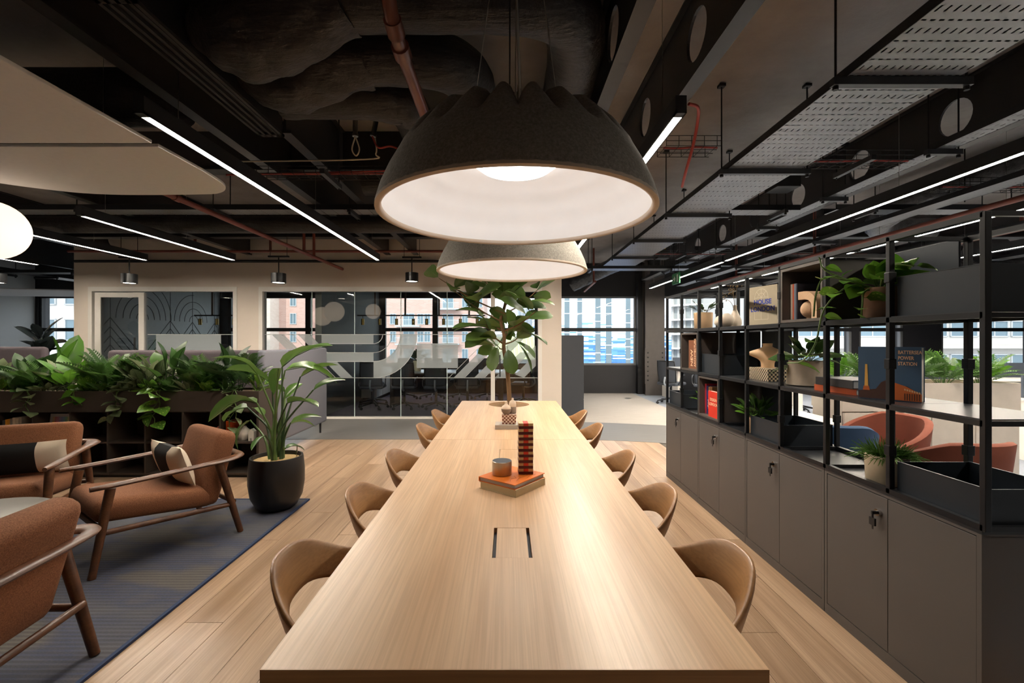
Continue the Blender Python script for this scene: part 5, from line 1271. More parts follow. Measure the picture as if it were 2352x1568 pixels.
# ---------------------------------------------------------------- plants
LEAFM = {}
def leaf_mesh(kind, mat, droop=.25, fold=.12, pet=0.0, petdroop=0.0, pr=.012):
    key = (kind, mat.name, droop, fold, pet)
    if key in LEAFM: return LEAFM[key]
    def wid(t):
        if kind == 'heart': return .50 * (math.sin(math.pi * min(1, (t * .93 + .05)) ** .62) ** .9) * (1 - .1 * t)
        if kind == 'lance': return .19 * math.sin(math.pi * t ** .8) ** .9
        if kind == 'paddle': return .20 * (math.sin(math.pi * (t * .96 + .02) ** .85) ** .6)
        if kind == 'fiddle': return .34 * (math.sin(math.pi * (t * .97 + .015)) ** .6) * (.62 + .5 * t ** 1.5)
        if kind == 'oval': return .24 * math.sin(math.pi * (t * .98 + .01)) ** .7
        return .3 * math.sin(math.pi * t)
    nl = 9 if kind in ('paddle', 'fiddle', 'heart') else 7; nw = 5; m = MB(); vs = []; fs = []
    bl_ = 1.0 - pet
    def cx(t): return Vector((0, pet + bl_ * (t - .12 * droop * t * t), (petdroop * pet if pet else 0) - droop * bl_ * t * t * .6 + droop * bl_ * t * .25))
    for i in range(nl):
        t_ = i / (nl - 1); w = wid(t_) * bl_ if 0 < i < nl - 1 else .004; c = cx(t_)
        for j in range(nw):
            u = -1 + 2 * j / (nw - 1)
            rip = .035 * math.sin(i * 2.1 + (3 if u > 0 else 0)) * abs(u) * (1 if kind in ('fiddle', 'paddle') else .5)
            back = -.10 * (1 - t_) ** 6 * abs(u) if kind == 'heart' else 0
            vs.append((u * w, c.y + back, c.z + fold * abs(u) * w * 2 * .6 + rip * w))
    for i in range(nl - 1):
        for j in range(nw - 1): fs.append((i*nw+j, i*nw+j+1, (i+1)*nw+j+1, (i+1)*nw+j))
    m.add(vs, fs)
    if pet: m.tube([(0, 0, 0), (0, pet * .5, petdroop * pet * .75), (0, pet, petdroop * pet)], [pr, pr * .8, pr * .6], 5, False)
    m.tube([cx(t_) + Vector((0, 0, -.004)) for t_ in (0, .3, .6, .95)], [pr * .6, pr * .5, pr * .4, pr * .15], 4, False)
    me = m.mesh('leaf', 80); me.materials.append(mat); LEAFM[key] = me; return me
def put(me, parent, base, d, length, roll=0.0, name='leaf', wide=1.0):
    d = Vector(d).normalized(); up = Vector((0, 0, 1))
    if abs(d.z) > .96: up = Vector((math.cos(roll), math.sin(roll), .2))
    x = d.cross(up).normalized(); z = x.cross(d); M = Matrix((x, d, z)).transposed()
    M = M @ Matrix.Rotation(roll, 3, 'Y')
    o = link(name, me, None, parent); o.matrix_local = Matrix.Translation(base) @ M.to_4x4() @ Matrix.Diagonal((length * wide, length, length, 1)); return o
G_DARK = leafmat('deep_green_leaf', '1c3019', '34522a'); G_MID = leafmat('mid_green_leaf', '2b4a1f', '4f7236'); G_BRIGHT = leafmat('bright_green_leaf', '3d6d1c', '6a9c34', .33, None, .3)
G_GREY = leafmat('grey_green_leaf', '4a5b3c', '8b9670', .4, '35482c'); G_VAR = leafmat('variegated_leaf', '3a6a22', '6f9a38', .35, 'b9c86a'); G_FIG = leafmat('fig_leaf', '2b4420', '567034', .38); G_RUB = leafmat('rubber_leaf', '161c1e', '2b3234', .25)
G_STREL = leafmat('paddle_leaf', '2f5020', '5c7c3a', .28)
M_STEM = plain('green_stem', '56703a', .5); M_BARK = plain('brown_bark', '6b5237', .85, 0, .3, 25, .5); M_STEMD = plain('dark_green_stem', '3a5030', .45)
def bush(name, label, p, n, length, kind, mat, spread=1.0, elev=(25, 80), cat='plant', pet=.35, seed=0, group=None, droop=.35, th=None, wide=1.0, bases=.05):
    rr = random.Random(seed + 11); th = th or thing(name, label, cat, p, 0, group)
    me = leaf_mesh(kind, mat, droop, .12, pet, .12)
    for i in range(n):
        az = i * 2.399 + rr.uniform(-.4, .4); el = math.radians(rr.uniform(*elev)); f = rr.uniform(.7, 1.1)
        d = (math.cos(az) * math.cos(el) * spread, math.sin(az) * math.cos(el) * spread, math.sin(el))
        put(me, th, (math.cos(az) * bases * rr.random(), math.sin(az) * bases * rr.random(), 0), d, length * f, rr.uniform(-.5, .5), wide=wide)
    return th
FRM = {}
def frond_mesh(mat, n=15, lw=.045, ll=.34):
    key = (mat.name, n, ll)
    if key in FRM: return FRM[key]
    m = MB(); cv = lambda t: Vector((0, t * (1 - .12 * t), .3 * t - .42 * t * t))
    m.tube([cv(k / 8) for k in range(9)], [.008 * (1 - k / 10) for k in range(9)], 4, False)
    for k in range(n):
        t_ = .28 + .72 * k / (n - 1); c = cv(t_); l = ll * (1 - .55 * abs(t_ - .55) / .5)
        for s in (-1, 1):
            d = Vector((s * .86, .5, -.06)).normalized(); q = c + d * l; pr_ = Vector((-d.y, d.x, 0)) * lw * .5
            mid = c + d * l * .45 + Vector((0, 0, .012))
            m.add([c, mid + pr_, q + Vector((0, 0, -.03)), mid - pr_], [(0, 1, 2, 3)])
    me = m.mesh('frond'); me.materials.append(mat); FRM[key] = me; return me
def palm(label, p, n, length, mat, seed=0, elev=(35, 80), name='parlour_palm', group=None, ll=.34, nl=15, th=None):
    rr = random.Random(seed + 5); th = th or thing(name, label, 'plant', p, 0, group); me = frond_mesh(mat, nl, .045, ll)
    for i in range(n):
        az = i * 2.399 + rr.uniform(-.3, .3); el = math.radians(rr.uniform(*elev)); d = (math.cos(az) * math.cos(el), math.sin(az) * math.cos(el), math.sin(el))
        put(me, th, (math.cos(az) * .03, math.sin(az) * .03, 0), d, length * rr.uniform(.75, 1.1), rr.uniform(-.3, .3), 'frond')
    return th
def vine(th, path, mat, size, seed=0, step=2, first=2):
    rr = random.Random(seed + 3); o = Vector(th.location); pts = [Vector(p) - o for p in arc(path, 4)]
    MB().tube(pts, .0045, 5).build('vine_stem', M_STEM, th, 60); me = leaf_mesh('heart', mat, .4, .14, .22, .1)
    for i in range(first, len(pts), step):
        az = rr.uniform(0, 6.28); put(me, th, pts[i], (math.cos(az), math.sin(az) * .5 - .75, rr.uniform(-.5, .25)), size * rr.uniform(.75, 1.2), rr.uniform(-.6, .6))
PLG = None
zt_ = .885; yp = PY0 + .2
spec = [(-5.62, 'bush', 'heart', G_GREY, 22, .36, 'broad grey-green philodendron by the frame edge of the planter'), (-5.34, 'bush', 'heart', G_DARK, 18, .44, 'dark monstera with tall stems in the planter'),
        (-5.10, 'palm', None, G_MID, 16, .40, 'low feathery palm next to the dark monstera'), (-4.90, 'bush', 'oval', G_GREY, 16, .38, 'pale grey calathea between palm and bright leaves'), (-4.74, 'bush', 'oval', G_BRIGHT, 13, .45, 'bright green broad-leaved plant high in the planter'),
        (-4.56, 'bush', 'heart', G_MID, 16, .36, 'mid green philodendron beside the bright leaves'), (-4.36, 'palm', None, G_MID, 20, .50, 'feathery parlour palm rising before the door frame'),
        (-4.16, 'bush', 'oval', G_GREY, 11, .34, 'olive calathea with upright oval leaves'), (-3.96, 'bush', 'oval', G_GREY, 24, .38, 'striped grey calathea with drooping leaves'), (-3.86, 'bush', 'heart', G_GREY, 9, .52, 'tall grey-green philodendron on a thick stem'),
        (-3.70, 'bush', 'heart', G_MID, 8, .58, 'tall pale stemmed anthurium above the sofa back'), (-3.54, 'bush', 'oval', G_DARK, 14, .45, 'dark broad-leaved peace lily in the planter'),
        (-3.32, 'palm', None, G_MID, 24, .42, 'dense parlour palm in front of the sofa back'), (-3.12, 'bush', 'heart', G_DARK, 10, .52, 'dark philodendron near the planter end'),
        (-2.94, 'palm', None, G_DARK, 18, .50, 'dark parlour palm at the planter end'), (-2.78, 'bush', 'lance', G_VAR, 18, .32, 'variegated dracaena at the planter end')]
for i, (x, k, kind, mt, n, ln, lb) in enumerate(spec):
    p = (x, yp + (.06 if i % 2 else -.03), zt_)
    if k == 'palm': palm(lb, p, n, ln, mt, i)
    else: bush('planter_plant', lb, p, n, ln, kind, mt, 1.0, (28, 82), seed=i, pet=.6 if kind == 'heart' else .32, wide=.85)
for i, x in enumerate((-5.45, -5.18, -4.92, -4.5, -4.28, -4.05, -3.83, -3.62, -3.42, -3.22, -3.02)):      # low filling along the front
    bush('planter_plant', 'low %s plant along the trough front, %s' % (['speckled', 'glossy'][i % 2], ['by the frame edge', 'below the dark monstera', 'below the aglaonema', 'under the grey philodendron', 'below the feathery palm', 'under the olive calathea', 'under the striped calathea', 'below the anthurium', 'under the peace lily', 'below the dense palm', 'below the dark philodendron'][i]), (x, PY0 + .09, zt_), 20, .22, ('lance', 'heart')[i % 2], (G_VAR, G_MID, G_GREY)[i % 3], 1.0, (10, 75), seed=40 + i, pet=.25)
def trailing(label, x, length, mat, size, seed, sway=.05):
    th = thing('trailing_plant', label, 'plant', (x, PY0 + .05, .90)); rr = random.Random(seed)
    for s in range(2):
        a = [(x, PY0 + .05, .90), (x + rr.uniform(-.04, .04), PY0 - .015, .925), (x + rr.uniform(-sway, sway), PY0 - .035, .84)]
        z = .84; e = .90 - length * (1 - .35 * s)
        while z > e: z -= .07; a.append((x + rr.uniform(-sway, sway) * (1 + s), PY0 - .035 - rr.uniform(0, .02), z))
        vine(th, a, mat, size, seed + s, 3, 4)
trailing('silver satin pothos trailing over the trough before the yellow books', -5.02, .2, G_GREY, .15, 3); trailing('short bright pothos trailing beside the rainbow print', -4.52, .13, G_BRIGHT, .15, 4)
trailing('silver satin pothos trailing near the middle of the trough', -4.12, .22, G_GREY, .14, 5); trailing('golden pothos trailing down past the trough edge', -3.68, .32, G_VAR, .17, 6); trailing('satin pothos trailing at the trough end', -2.86, .36, G_GREY, .12, 7)

# big paddle-leaved plant in the black pot
PP = Vector((-1.985, 3.93, 0))
pot = thing('plant_pot', 'large matt black rounded pot on the rug corner', 'plant pot', (PP.x, PP.y, .0125))
MB().lathe([(0, 0), (.12, 0), (.165, .03), (.205, .11), (.222, .22), (.222, .33), (.212, .43), (.208, .445), (.195, .445), (.192, .43), (.192, .40), (0, .40)], n=48).build('pot_body', plain('pot_black', '19191b', .42, 0, .08), pot, 60)
MB().lathe([(0, .425), (.19, .412)], n=40).build('cork_granules', plain('cork', 'b59a6c', .95, 0, .35, 120, .8), pot)
MB().tube([(.14, .06, .41), (.15, .06, .52)], .006, 8).build('water_gauge', M_CHROME, pot)
sp_ = thing('bird_of_paradise', 'bird of paradise plant with long paddle leaves in the black pot', 'plant', (PP.x, PP.y, .43))
me_p = leaf_mesh('paddle', G_STREL, .55, .28, 0.0); me_q = leaf_mesh('paddle', G_STREL, 1.1, .32, .0001)
LV = [((592, 860), (515, 800), 3.85, .50, 0), ((625, 880), (540, 845), 4.0, .36, .5), ((640, 845), (625, 885), 3.75, .32, 0), ((648, 842), (748, 785), 3.95, .52, .1), ((655, 850), (770, 850), 4.0, .58, .2), ((690, 865), (765, 835), 4.1, .36, -.3), ((655, 900), (600, 885), 4.05, .34, .4), ((720, 895), (785, 870), 3.85, .34, .2), ((655, 915), (690, 875), 4.15, .32, .5), ((660, 925), (728, 925), 3.8, .33, -.2), ((590, 925), (492, 930), 3.8, .44, .2), ((568, 935), (512, 960), 4.05, .3, -.3), ((575, 965), (530, 1015), 4.12, .36, .3), ((668, 970), (730, 955), 3.9, .32, .2), ((665, 975), (715, 965), 4.1, .26, -.2), ((610, 1000), (580, 1025), 3.75, .22, .2), ((655, 1030), (695, 1022), 3.8, .22, .1), ((605, 955), (585, 935), 4.1, .24, .1)]
for i, (b, tip, d, ln, rl) in enumerate(LV):
    pb_ = at(b[0], b[1], d) - sp_.location; tp = at(tip[0], tip[1], d + (.12 if i % 3 else -.15)) - sp_.location; dv = (tp - pb_)
    a = 2.4 * i; root = Vector((.05 * math.cos(a), .05 * math.sin(a), -.02)); mid = root * .6 + pb_ * .4 + Vector((0, 0, .06)); mid.x = root.x + (pb_.x - root.x) * .28; mid.y = root.y + (pb_.y - root.y) * .3
    st_ = MB().tube(arc([root, mid, pb_], 6), [.013 - .0065 * k / 12 for k in range(13)], 7).build('stem', M_STEMD if i % 2 else M_STEM, sp_, 60)
    put(me_p if i % 2 else me_q, sp_, pb_, dv + Vector((0, 0, .12 * dv.length)), dv.length * 1.08 + .03, rl * 1.3, 'leaf', .85)

# fiddle-leaf fig growing through the table
FT = Vector((0.02, 5.05, .0))
ft = thing('fiddle_leaf_fig', 'fiddle-leaf fig tree growing through the far end of the long table', 'tree', (FT.x, FT.y, .55))
tp_ = [at(1170, 925, 5.05), at(1168, 880, 5.05), at(1163, 835, 5.05), at(1157, 800, 5.05), at(1158, 770, 5.06), at(1150, 735, 5.08), at(1160, 700, 5.1), at(1165, 655, 5.1), at(1165, 610, 5.12)]
tr_ = [Vector((FT.x, FT.y, .6))] + tp_; MB().tube([p - Vector(ft.location) for p in arc(tr_, 4)], [.028 - .014 * k / 36 for k in range(37)], 10).build('trunk', M_BARK, ft, 60)
rr = random.Random(21); me_f = leaf_mesh('fiddle', G_FIG, .35, .2, .12, 0.05, .01)
brs = [((1157, 790), (1115, 745)), ((1155, 760), (1085, 705)), ((1155, 740), (1040, 665)), ((1160, 720), (1010, 640)), ((1160, 720), (1235, 665)), ((1158, 760), (1230, 715)), ((1160, 790), (1205, 760)), ((1163, 690), (1200, 640)), ((1162, 690), (1110, 640)), ((1158, 775), (1170, 745)), ((1160, 800), (1140, 790)), ((1163, 700), (1160, 660))]
for i, (b, tip) in enumerate(brs):
    dd = rr.uniform(-.35, .35); A_ = at(*b, 5.07); B_ = at(*tip, 5.07 + dd); pts = arc([A_, (A_ + B_) / 2 + Vector((0, 0, -.03)), B_], 5); lo = Vector(ft.location)
    MB().tube([p - lo for p in pts], [.011 - .007 * k / 10 for k in range(11)], 6).build('branch', M_BARK, ft, 60)
    for k in range(3, 11, 1):
        if rr.random() < .25: continue
        az = rr.uniform(0, 6.28); dv = (B_ - A_).normalized() * .5 + Vector((math.cos(az), math.sin(az), rr.uniform(-.35, .7)))
        put(me_f, ft, pts[k] - lo, dv, rr.uniform(.27, .40), rr.uniform(-.9, .9), 'leaf')
for (px_, py_, dx, dz) in ((1130, 770, -.8, -.3), (1190, 785, .5, -.9), (1145, 790, -.3, -1), (1180, 780, .7, -.5), (1165, 795, .2, -1), (1120, 745, -1, -.1), (1200, 760, .9, -.4)):
    put(me_f, ft, at(px_, py_, 5.0) - Vector(ft.location), (dx, rr.uniform(-.5, .2), dz), rr.uniform(.32, .40), rr.uniform(-.8, .8))
so_ = MB().lathe([(0, .665), (.1, .67), (.2, .655), (.2, .64), (0, .64)], (0, 0, 0), 32).build('bark_mulch', M_SOIL, None, 60, loc=(FT.x - .003, FT.y + .015, 0)); stuff(so_); so_['label'] = 'brown bark mulch around the fig trunk in the table hole'; so_['category'] = 'mulch'

# potted plants on the shelving
def potted(name, label, p, r, h, mat, taper=.9, cat='pot plant'):
    th = thing(name, label, cat, p)
    MB().lathe([(0, 0), (r * taper * .92, 0), (r * taper, .006), (r, h - .006), (r * .98, h), (r * .9, h), (r * .88, h - .02), (0, h - .022)], n=36).build('pot', mat, th, 60)
    MB().lathe([(0, h - .012), (r * .88, h - .018)], n=28).build('soil', M_SOIL, th)
    return th
M_STONEP = plain('stone_pot', 'a89c8c', .8, 0, .12, 30, .2); M_SAND = plain('sand_pot', 'bd9f7d', .75, 0, .08, 20); M_RATT = plain('brown_paper_pot', '8a6a55', .8, 0, .1, 40)
def leaves_in(th, h, n, ln, kind, mat, elev, seed, pet=.4):
    rr_ = random.Random(seed); me = leaf_mesh(kind, mat, .4, .14, pet, .12)
    for i in range(n):
        az = i * 2.399 + rr_.uniform(-.4, .4); el = math.radians(rr_.uniform(*elev)); put(me, th, (math.cos(az) * .02, math.sin(az) * .02, h - .01), (math.cos(az) * math.cos(el), math.sin(az) * math.cos(el), math.sin(el)), ln * rr_.uniform(.75, 1.1), rr_.uniform(-.5, .5))
t1 = potted('potted_plant', 'dark leafy plant in a square-shouldered beige pot on the top shelf', (SX0 + .17, (YS[1]+YS[2])/2 + .08, cell(1, 'T')[2]), .085, .155, M_SAND, .95); leaves_in(t1, .155, 14, .15, 'oval', G_DARK, (10, 60), 1)
t2 = potted('potted_plant', 'green leafy plant in a low pot behind the HOUSE LONDON book', (SX0 + .24, 3.05, cell(4, 'T')[2]), .06, .11, M_STONEP); leaves_in(t2, .11, 22, .24, 'lance', G_MID, (58, 88), 2, .3); leaves_in(t2, .2, 8, .19, 'oval', G_MID, (50, 85), 22, .3)
p7 = cell(6, 'T'); t3 = potted('trailing_pothos', 'pothos trailing from a brown paper pot on the top shelf', (SX0 + .14, 2.25, p7[2]), .075, .15, M_RATT, .92); leaves_in(t3, .15, 14, .16, 'heart', G_BRIGHT, (0, 70), 3, .45); leaves_in(t3, .15, 8, .17, 'heart', G_VAR, (-10, 40), 13, .5)
lo = Vector(t3.location)
vine(t3, [lo + Vector((0, 0, .14)), lo + Vector((-.1, .06, .17)), lo + Vector((-.19, .12, .06)), lo + Vector((-.21, .16, -.12)), lo + Vector((-.2, .28, -.22)), lo + Vector((-.2, .42, -.24))], G_BRIGHT, .12, 4, 3, 3); vine(t3, [lo + Vector((0, 0, .14)), lo + Vector((-.1, .08, .2)), lo + Vector((-.175, .14, .26)), lo + Vector((-.185, .17, .33))], G_BRIGHT, .08, 5, 4, 5)
vine(t3, [lo + Vector((0, 0, .14)), lo + Vector((-.11, .08, .2)), lo + Vector((-.18, .14, .22)), lo + Vector((-.195, .18, .14)), lo + Vector((-.195, .2, .02))], G_VAR, .1, 8, 3, 3)
vine(t3, [lo + Vector((0, 0, .14)), lo + Vector((-.05, -.08, .2)), lo + Vector((-.06, -.16, .24)), lo + Vector((-.05, -.24, .22))], G_BRIGHT, .11, 9, 3, 3)
vine(t3, [lo + Vector((0, 0, .14)), lo + Vector((-.1, -.03, .13)), lo + Vector((-.12, -.04, .06)), lo + Vector((-.11, -.02, .0))], G_VAR, .1, 6, 3, 3)
for dv, ln, rl in (((.1, -.9, .75), .21, .2), ((.25, -.9, .25), .22, -.3), ((-.1, -1, .1), .2, .1), ((-.3, -.6, .9), .2, .1)): put(leaf_mesh('heart', G_BRIGHT, .3, .1, .35, .12), t3, (.02, -.02, .15), dv, ln * .95, rl)
t4 = potted('potted_plant', 'heart-leaved plant in a tapered concrete pot on the middle shelf', (SX0 + .17, 2.85, cell(5, 'M')[2]), .098, .155, M_STONEP, 1.15); leaves_in(t4, .155, 20, .19, 'heart', G_MID, (0, 70), 5, .45); leaves_in(t4, .155, 8, .2, 'heart', G_GREY, (-25, 20), 15, .5)
t5 = potted('potted_plant', 'bushy leafy plant in a sand coloured pot standing on the cabinets', (SX0 + .135, 3.348, ZC + .0005), .075, .12, M_SAND, .9); leaves_in(t5, .12, 34, .19, 'oval', G_MID, (25, 80), 6, .45); leaves_in(t5, .12, 12, .18, 'oval', G_BRIGHT, (0, 40), 16, .45)
t6 = potted('potted_plant', 'pothos in a sand pot at the corridor end of the cabinets', (SX0 + .14, 4.27, ZC + .0005), .055, .12, M_SAND, .9); leaves_in(t6, .12, 10, .14, 'heart', G_BRIGHT, (-15, 60), 7, .45)
t7 = potted('grass_plant', 'grassy mistletoe cactus in a round cream pot on the cabinets', (SX0 + .125, 2.19, ZC + .0005), .09, .135, plain('cream_pot', 'b8a98f', .7, 0, .1, 25), .93)
gm_ = MB(); rr = random.Random(31)
for i in range(420):
    az = rr.uniform(0, 6.28); r0 = rr.uniform(0, .075); el = rr.uniform(.15, 1.4); l = rr.uniform(.06, .11); b_ = Vector((r0 * math.cos(az), r0 * math.sin(az), .12)); d_ = Vector((math.cos(az) * math.cos(el), math.sin(az) * math.cos(el), math.sin(el)))
    gm_.tube([b_, b_ + d_ * l * .5, b_ + d_ * l + Vector((0, 0, -.035 * math.cos(el)))], [.0022, .002, .001], 4, False)
stuff(gm_.build('grass_blades', leafmat('grass_cactus_leaf', '3f6b22', '7fae45', .5), t7))
# dried flowers in the bottle vase
df = thing('dried_flower', 'dried flower sprigs standing in the slender bottle vase', 'flower', (VB[0], VB[1], zt + .17)); M_DRY = plain('dried_sprig', '6d5a3e', .9, 0, .3, 50)
for k, (dx, dy, dz) in enumerate(((-.02, .02, .16), (0, -.04, .2), (-.03, .14, .09), (.02, .08, .14))):
    MB().tube(arc([(0, 0, -.08), (dx * .3, dy * .3, dz * .4), (dx, dy, dz)], 5), .0018, 5).build('sprig', M_DRY, df); m = MB()
    for q in range(22): m.lathe([(0, -.006), (.006, 0), (0, .006)], (dx + rr.uniform(-.03, .03), dy + rr.uniform(-.04, .04), dz + rr.uniform(-.04, .05)), 5)
    stuff(m.build('flower_head', M_DRY, df))
# ---------------------------------------------------------------- boardroom behind the glass
M_MESH = plain('black_chair_mesh', '3b414b', .6, 0, .1, 60); M_CHB = plain('dark_chair_base', '2b2d31', .35, .4, .05); M_LGREY = plain('chair_light_grey', '9aa3ae', .5)
def task_chair(label, loc, rz, proto=[], seatm=None):
    if proto: return copy_thing(proto[0], loc, rz, label, 'black mesh task chairs')
    c = thing('task_chair', label, 'office chair', loc, rz, 'black mesh task chairs')
    def bk(u, v):
        x = (-1 + 2 * u) * (.225 - .03 * abs(v - .5)); z = .50 + .48 * v; return (x, -.2 - .08 * v + .07 * (2 * u - 1) ** 2, z)
    MB().grid(bk, 11, 9).build('backrest', M_MESH, c, 80)
    fr_ = [bk(0, k / 8) for k in range(9)] + [bk(k / 10, 1) for k in range(1, 11)] + [bk(1, 1 - k / 8) for k in range(1, 9)] + [bk(1 - k / 10, 0) for k in range(1, 11)]
    MB().tube(fr_, .013, 6, False).build('back_frame', M_CHB, c, 60)
    mb = MB(); softmb(mb, .48, .46, .07, .03, T(0, .03, .46)); mb.build('seat', M_MESH, c, 60)
    MB().tube(arc([(0, -.23, .62), (0, -.26, .48), (0, -.15, .40), (0, 0, .40)], 5), .02, 8).build('spine_bar', M_LGREY, c, 60)
    MB().cyl((0, 0), .028, .1, .42, 12).build('gas_lift', M_CHB, c, 40)
    for k in range(5):
        a = math.radians(90 + 72 * k); e = (.31 * math.cos(a), .31 * math.sin(a)); lg = MB().tube([(0, 0, .13), (e[0], e[1], .075)], [.022, .014], 8).build('base_arm', M_CHB, c, 50)
        MB().tube([(e[0] - .018 * math.sin(a), e[1] + .018 * math.cos(a), .03), (e[0] + .018 * math.sin(a), e[1] - .018 * math.cos(a), .03)], .03, 12).tube([(e[0], e[1], .05), (e[0], e[1], .08)], .008, 6).build('caster', M_BLACK, lg, 40)
    for sx in (-1, 1): MB().tube(arc([(sx*.2, -.1, .44), (sx*.27, -.08, .5), (sx*.27, -.03, .64), (sx*.26, .06, .66), (sx*.25, .15, .66)], 4), .014, 6).build('armrest', M_CHB, c, 50)
    proto.append(c); return c
bt_ = thing('boardroom_table', 'pale boardroom table behind the frosted glass screen', 'table', (-1.35, 10.45, 0))
MB().box(-1.65, 1.65, -.55, .55, .715, .745).build('table_top', plain('board_top', 'c9ccd0', .35), bt_, bevel=.01)
for x in (-1.2, 1.2): MB().box(x - .05, x + .05, -.35, .35, 0, .715).build('leg', M_BLACK, bt_)
xr = [-2.86, -2.19, -1.52, -.85]; wd = ['beside the grey wall', 'second from the grey wall', 'third from the grey wall', 'by the door post']
for k, x in enumerate(xr): task_chair('black mesh task chair on the boardroom screen side, %s' % wd[k], (x, 9.70, .003), .06)
for k, x in enumerate((-2.52, -1.85, -1.18, -.51)): task_chair('black mesh task chair on the boardroom window side, %s' % wd[k], (x, 11.28, .003), math.pi + .06)
task_chair('black mesh task chair at the boardroom table head near the grey wall', (-3.06, 10.34, .003), -math.pi / 2 + .3); task_chair('black mesh task chair at the boardroom table head near the white wall', (.36, 10.4, .003), math.pi / 2 - .2)
M_BRASS = plain('aged_brass', 'a48b52', .3, .9)
def pendant_bar(label, x0, n, y, z, pitch=.385):
    th = thing('pendant_bar', label, 'pendant lamp', (x0, y, z)); l = pitch * (n - 1) + .25
    MB().box(-.06, l, -.012, .012, 0, .03).build('bar', M_BLACK, th)
    for x in (l * .25, l * .74): MB().box(x - .02, x + .02, -.012, .012, .03, CT - z).build('drop_rod', plain('bronze_drop', '6b5c4c', .5, .4), th)
    for k in range(n):
        x = .07 + k * pitch; MB().tube([(x, 0, 0), (x, 0, -.06)], .006, 6).build('neck', M_BLACK, th); MB().lathe([(0, -.06), (.036, -.06), (.036, -.2), (.03, -.2), (.03, -.07)], (x, 0, 0), 16).build('brass_cylinder', M_BRASS, th, 40)
pendant_bar('black pendant bar with brass cylinders near the grey wall', -3.38, 4, 10.45, 2.0); pendant_bar('black pendant bar with brass cylinders by the fig tree', -1.92, 4, 10.45, 2.0); pendant_bar('black pendant bar with brass cylinders before the grooved wall', -7.1, 4, 10.45, 2.0)
vp = potted('potted_plant', 'small olive plant in a pale vase on the boardroom table', (-2.05, 10.4, .7455), .10, .24, plain('pale_vase', 'c9c2a8', .6), .75); leaves_in(vp, .24, 40, .3, 'lance', G_DARK, (10, 85), 8, .3)
cr = thing('credenza', 'low white credenza against the grey boardroom wall', 'cabinet', (-3.45, 10.87, 0)); MB().box(-.03, .32, 0, 1.6, .08, .72).build('body', M_WHITE, cr, bevel=.004); MB().box(.0, .3, .02, 1.58, .003, .08).build('plinth', M_BLACK, cr)
for k in range(3): MB().box(.32, .334, .01 + k * .53, .525 + k * .53, .09, .71).build('door', M_WHITE, cr, bevel=.002)
# dark filing cabinet by the corridor
fc = thing('filing_cabinet', 'tall dark grey filing cabinet beside the end of the partition', 'cabinet', (1.02, 8.72, .003)); M_FC = plain('cabinet_slate', '3b3f46', .5, 0, .05)
MB().box(0, .42, 0, 1.1, 0, 1.54).build('body', M_FC, fc, bevel=.003)
for r_ in range(5):
    for k in range(2): dr = MB().box(.42, .434, .01 + k * .545, .545 + k * .545, .02 + r_ * .303, .315 + r_ * .303).build('drawer', M_FC, fc, bevel=.002); MB().box(.434, .452, .2 + k * .545, .34 + k * .545, .24 + r_ * .303, .25 + r_ * .303).build('handle', M_SILVER, dr)
fb = MB().lathe([(0, .004), (.08, .004), (.085, 0)], n=24).build('floor_box', M_SILVER, None, loc=(3.0, 11.4, .003)); tag(fb, 'round metal floor box on the pale corridor carpet', 'floor box')

# ---------------------------------------------------------------- beyond the shelving
M_TERRA, M_BLUEV = plain('terracotta_velvet', '7f4230', .85, 0, .12, 14), plain('blue_velvet', '2f4f72', .85, 0, .12, 14)
def tub_chair(label, loc, rz, mat):
    c = thing('tub_chair', label, 'chair', loc, rz)
    def sh(off):
        def f(u, v):
            a = math.radians(-118 + 236 * u); e = abs(a) / math.radians(118); top = .83 - .30 * max(0, e - .30) ** 1.15; z = .40 + (top - .40) * v; r = .255 + .045 * v + off; return (r * 1.05 * math.sin(a), -r * math.cos(a) * .95, z)
        return f
    m = MB(); m.grid(sh(.025), 25, 8); o_ = len(m.v); m.grid(lambda u, v: sh(-.025)(1 - u, v), 25, 8)
    e1, e2 = sh(.025), sh(-.025); m.grid(lambda u, v: tuple(Vector(e1(u, 1)).lerp(Vector(e2(u, 1)), v) + Vector((0, 0, .015 * math.sin(math.pi * v)))), 25, 4)
    for uu in (0, 1): m.grid(lambda u, v, uu=uu: tuple(Vector(e1(uu, v)).lerp(Vector(e2(uu, v)), u if uu else 1 - u)), 3, 8)
    m.build('shell', mat, c, 60)
    mb = MB(); softmb(mb, .48, .48, .1, .045, T(0, .02, .42)); mb.build('seat', mat, c, 60)
    for sx, sy in ((-1, -1), (1, -1), (-1, 1), (1, 1)): MB().tube([(sx*.17, sy*.17, .38), (sx*.23, sy*.22, 0.003)], [.016, .01], 8).build('leg', M_BLACK, c, 40)
tub_chair('terracotta velvet chair with its back to the free end of the shelving', (2.82, 2.96, 0), math.radians(4), M_TERRA)
tub_chair('terracotta velvet chair at the end of the white table', (3.02, 3.72, 0), math.radians(95), M_TERRA); tub_chair('blue velvet chair beside the white table', (2.43, 3.52, 0), math.radians(-20), M_BLUEV)
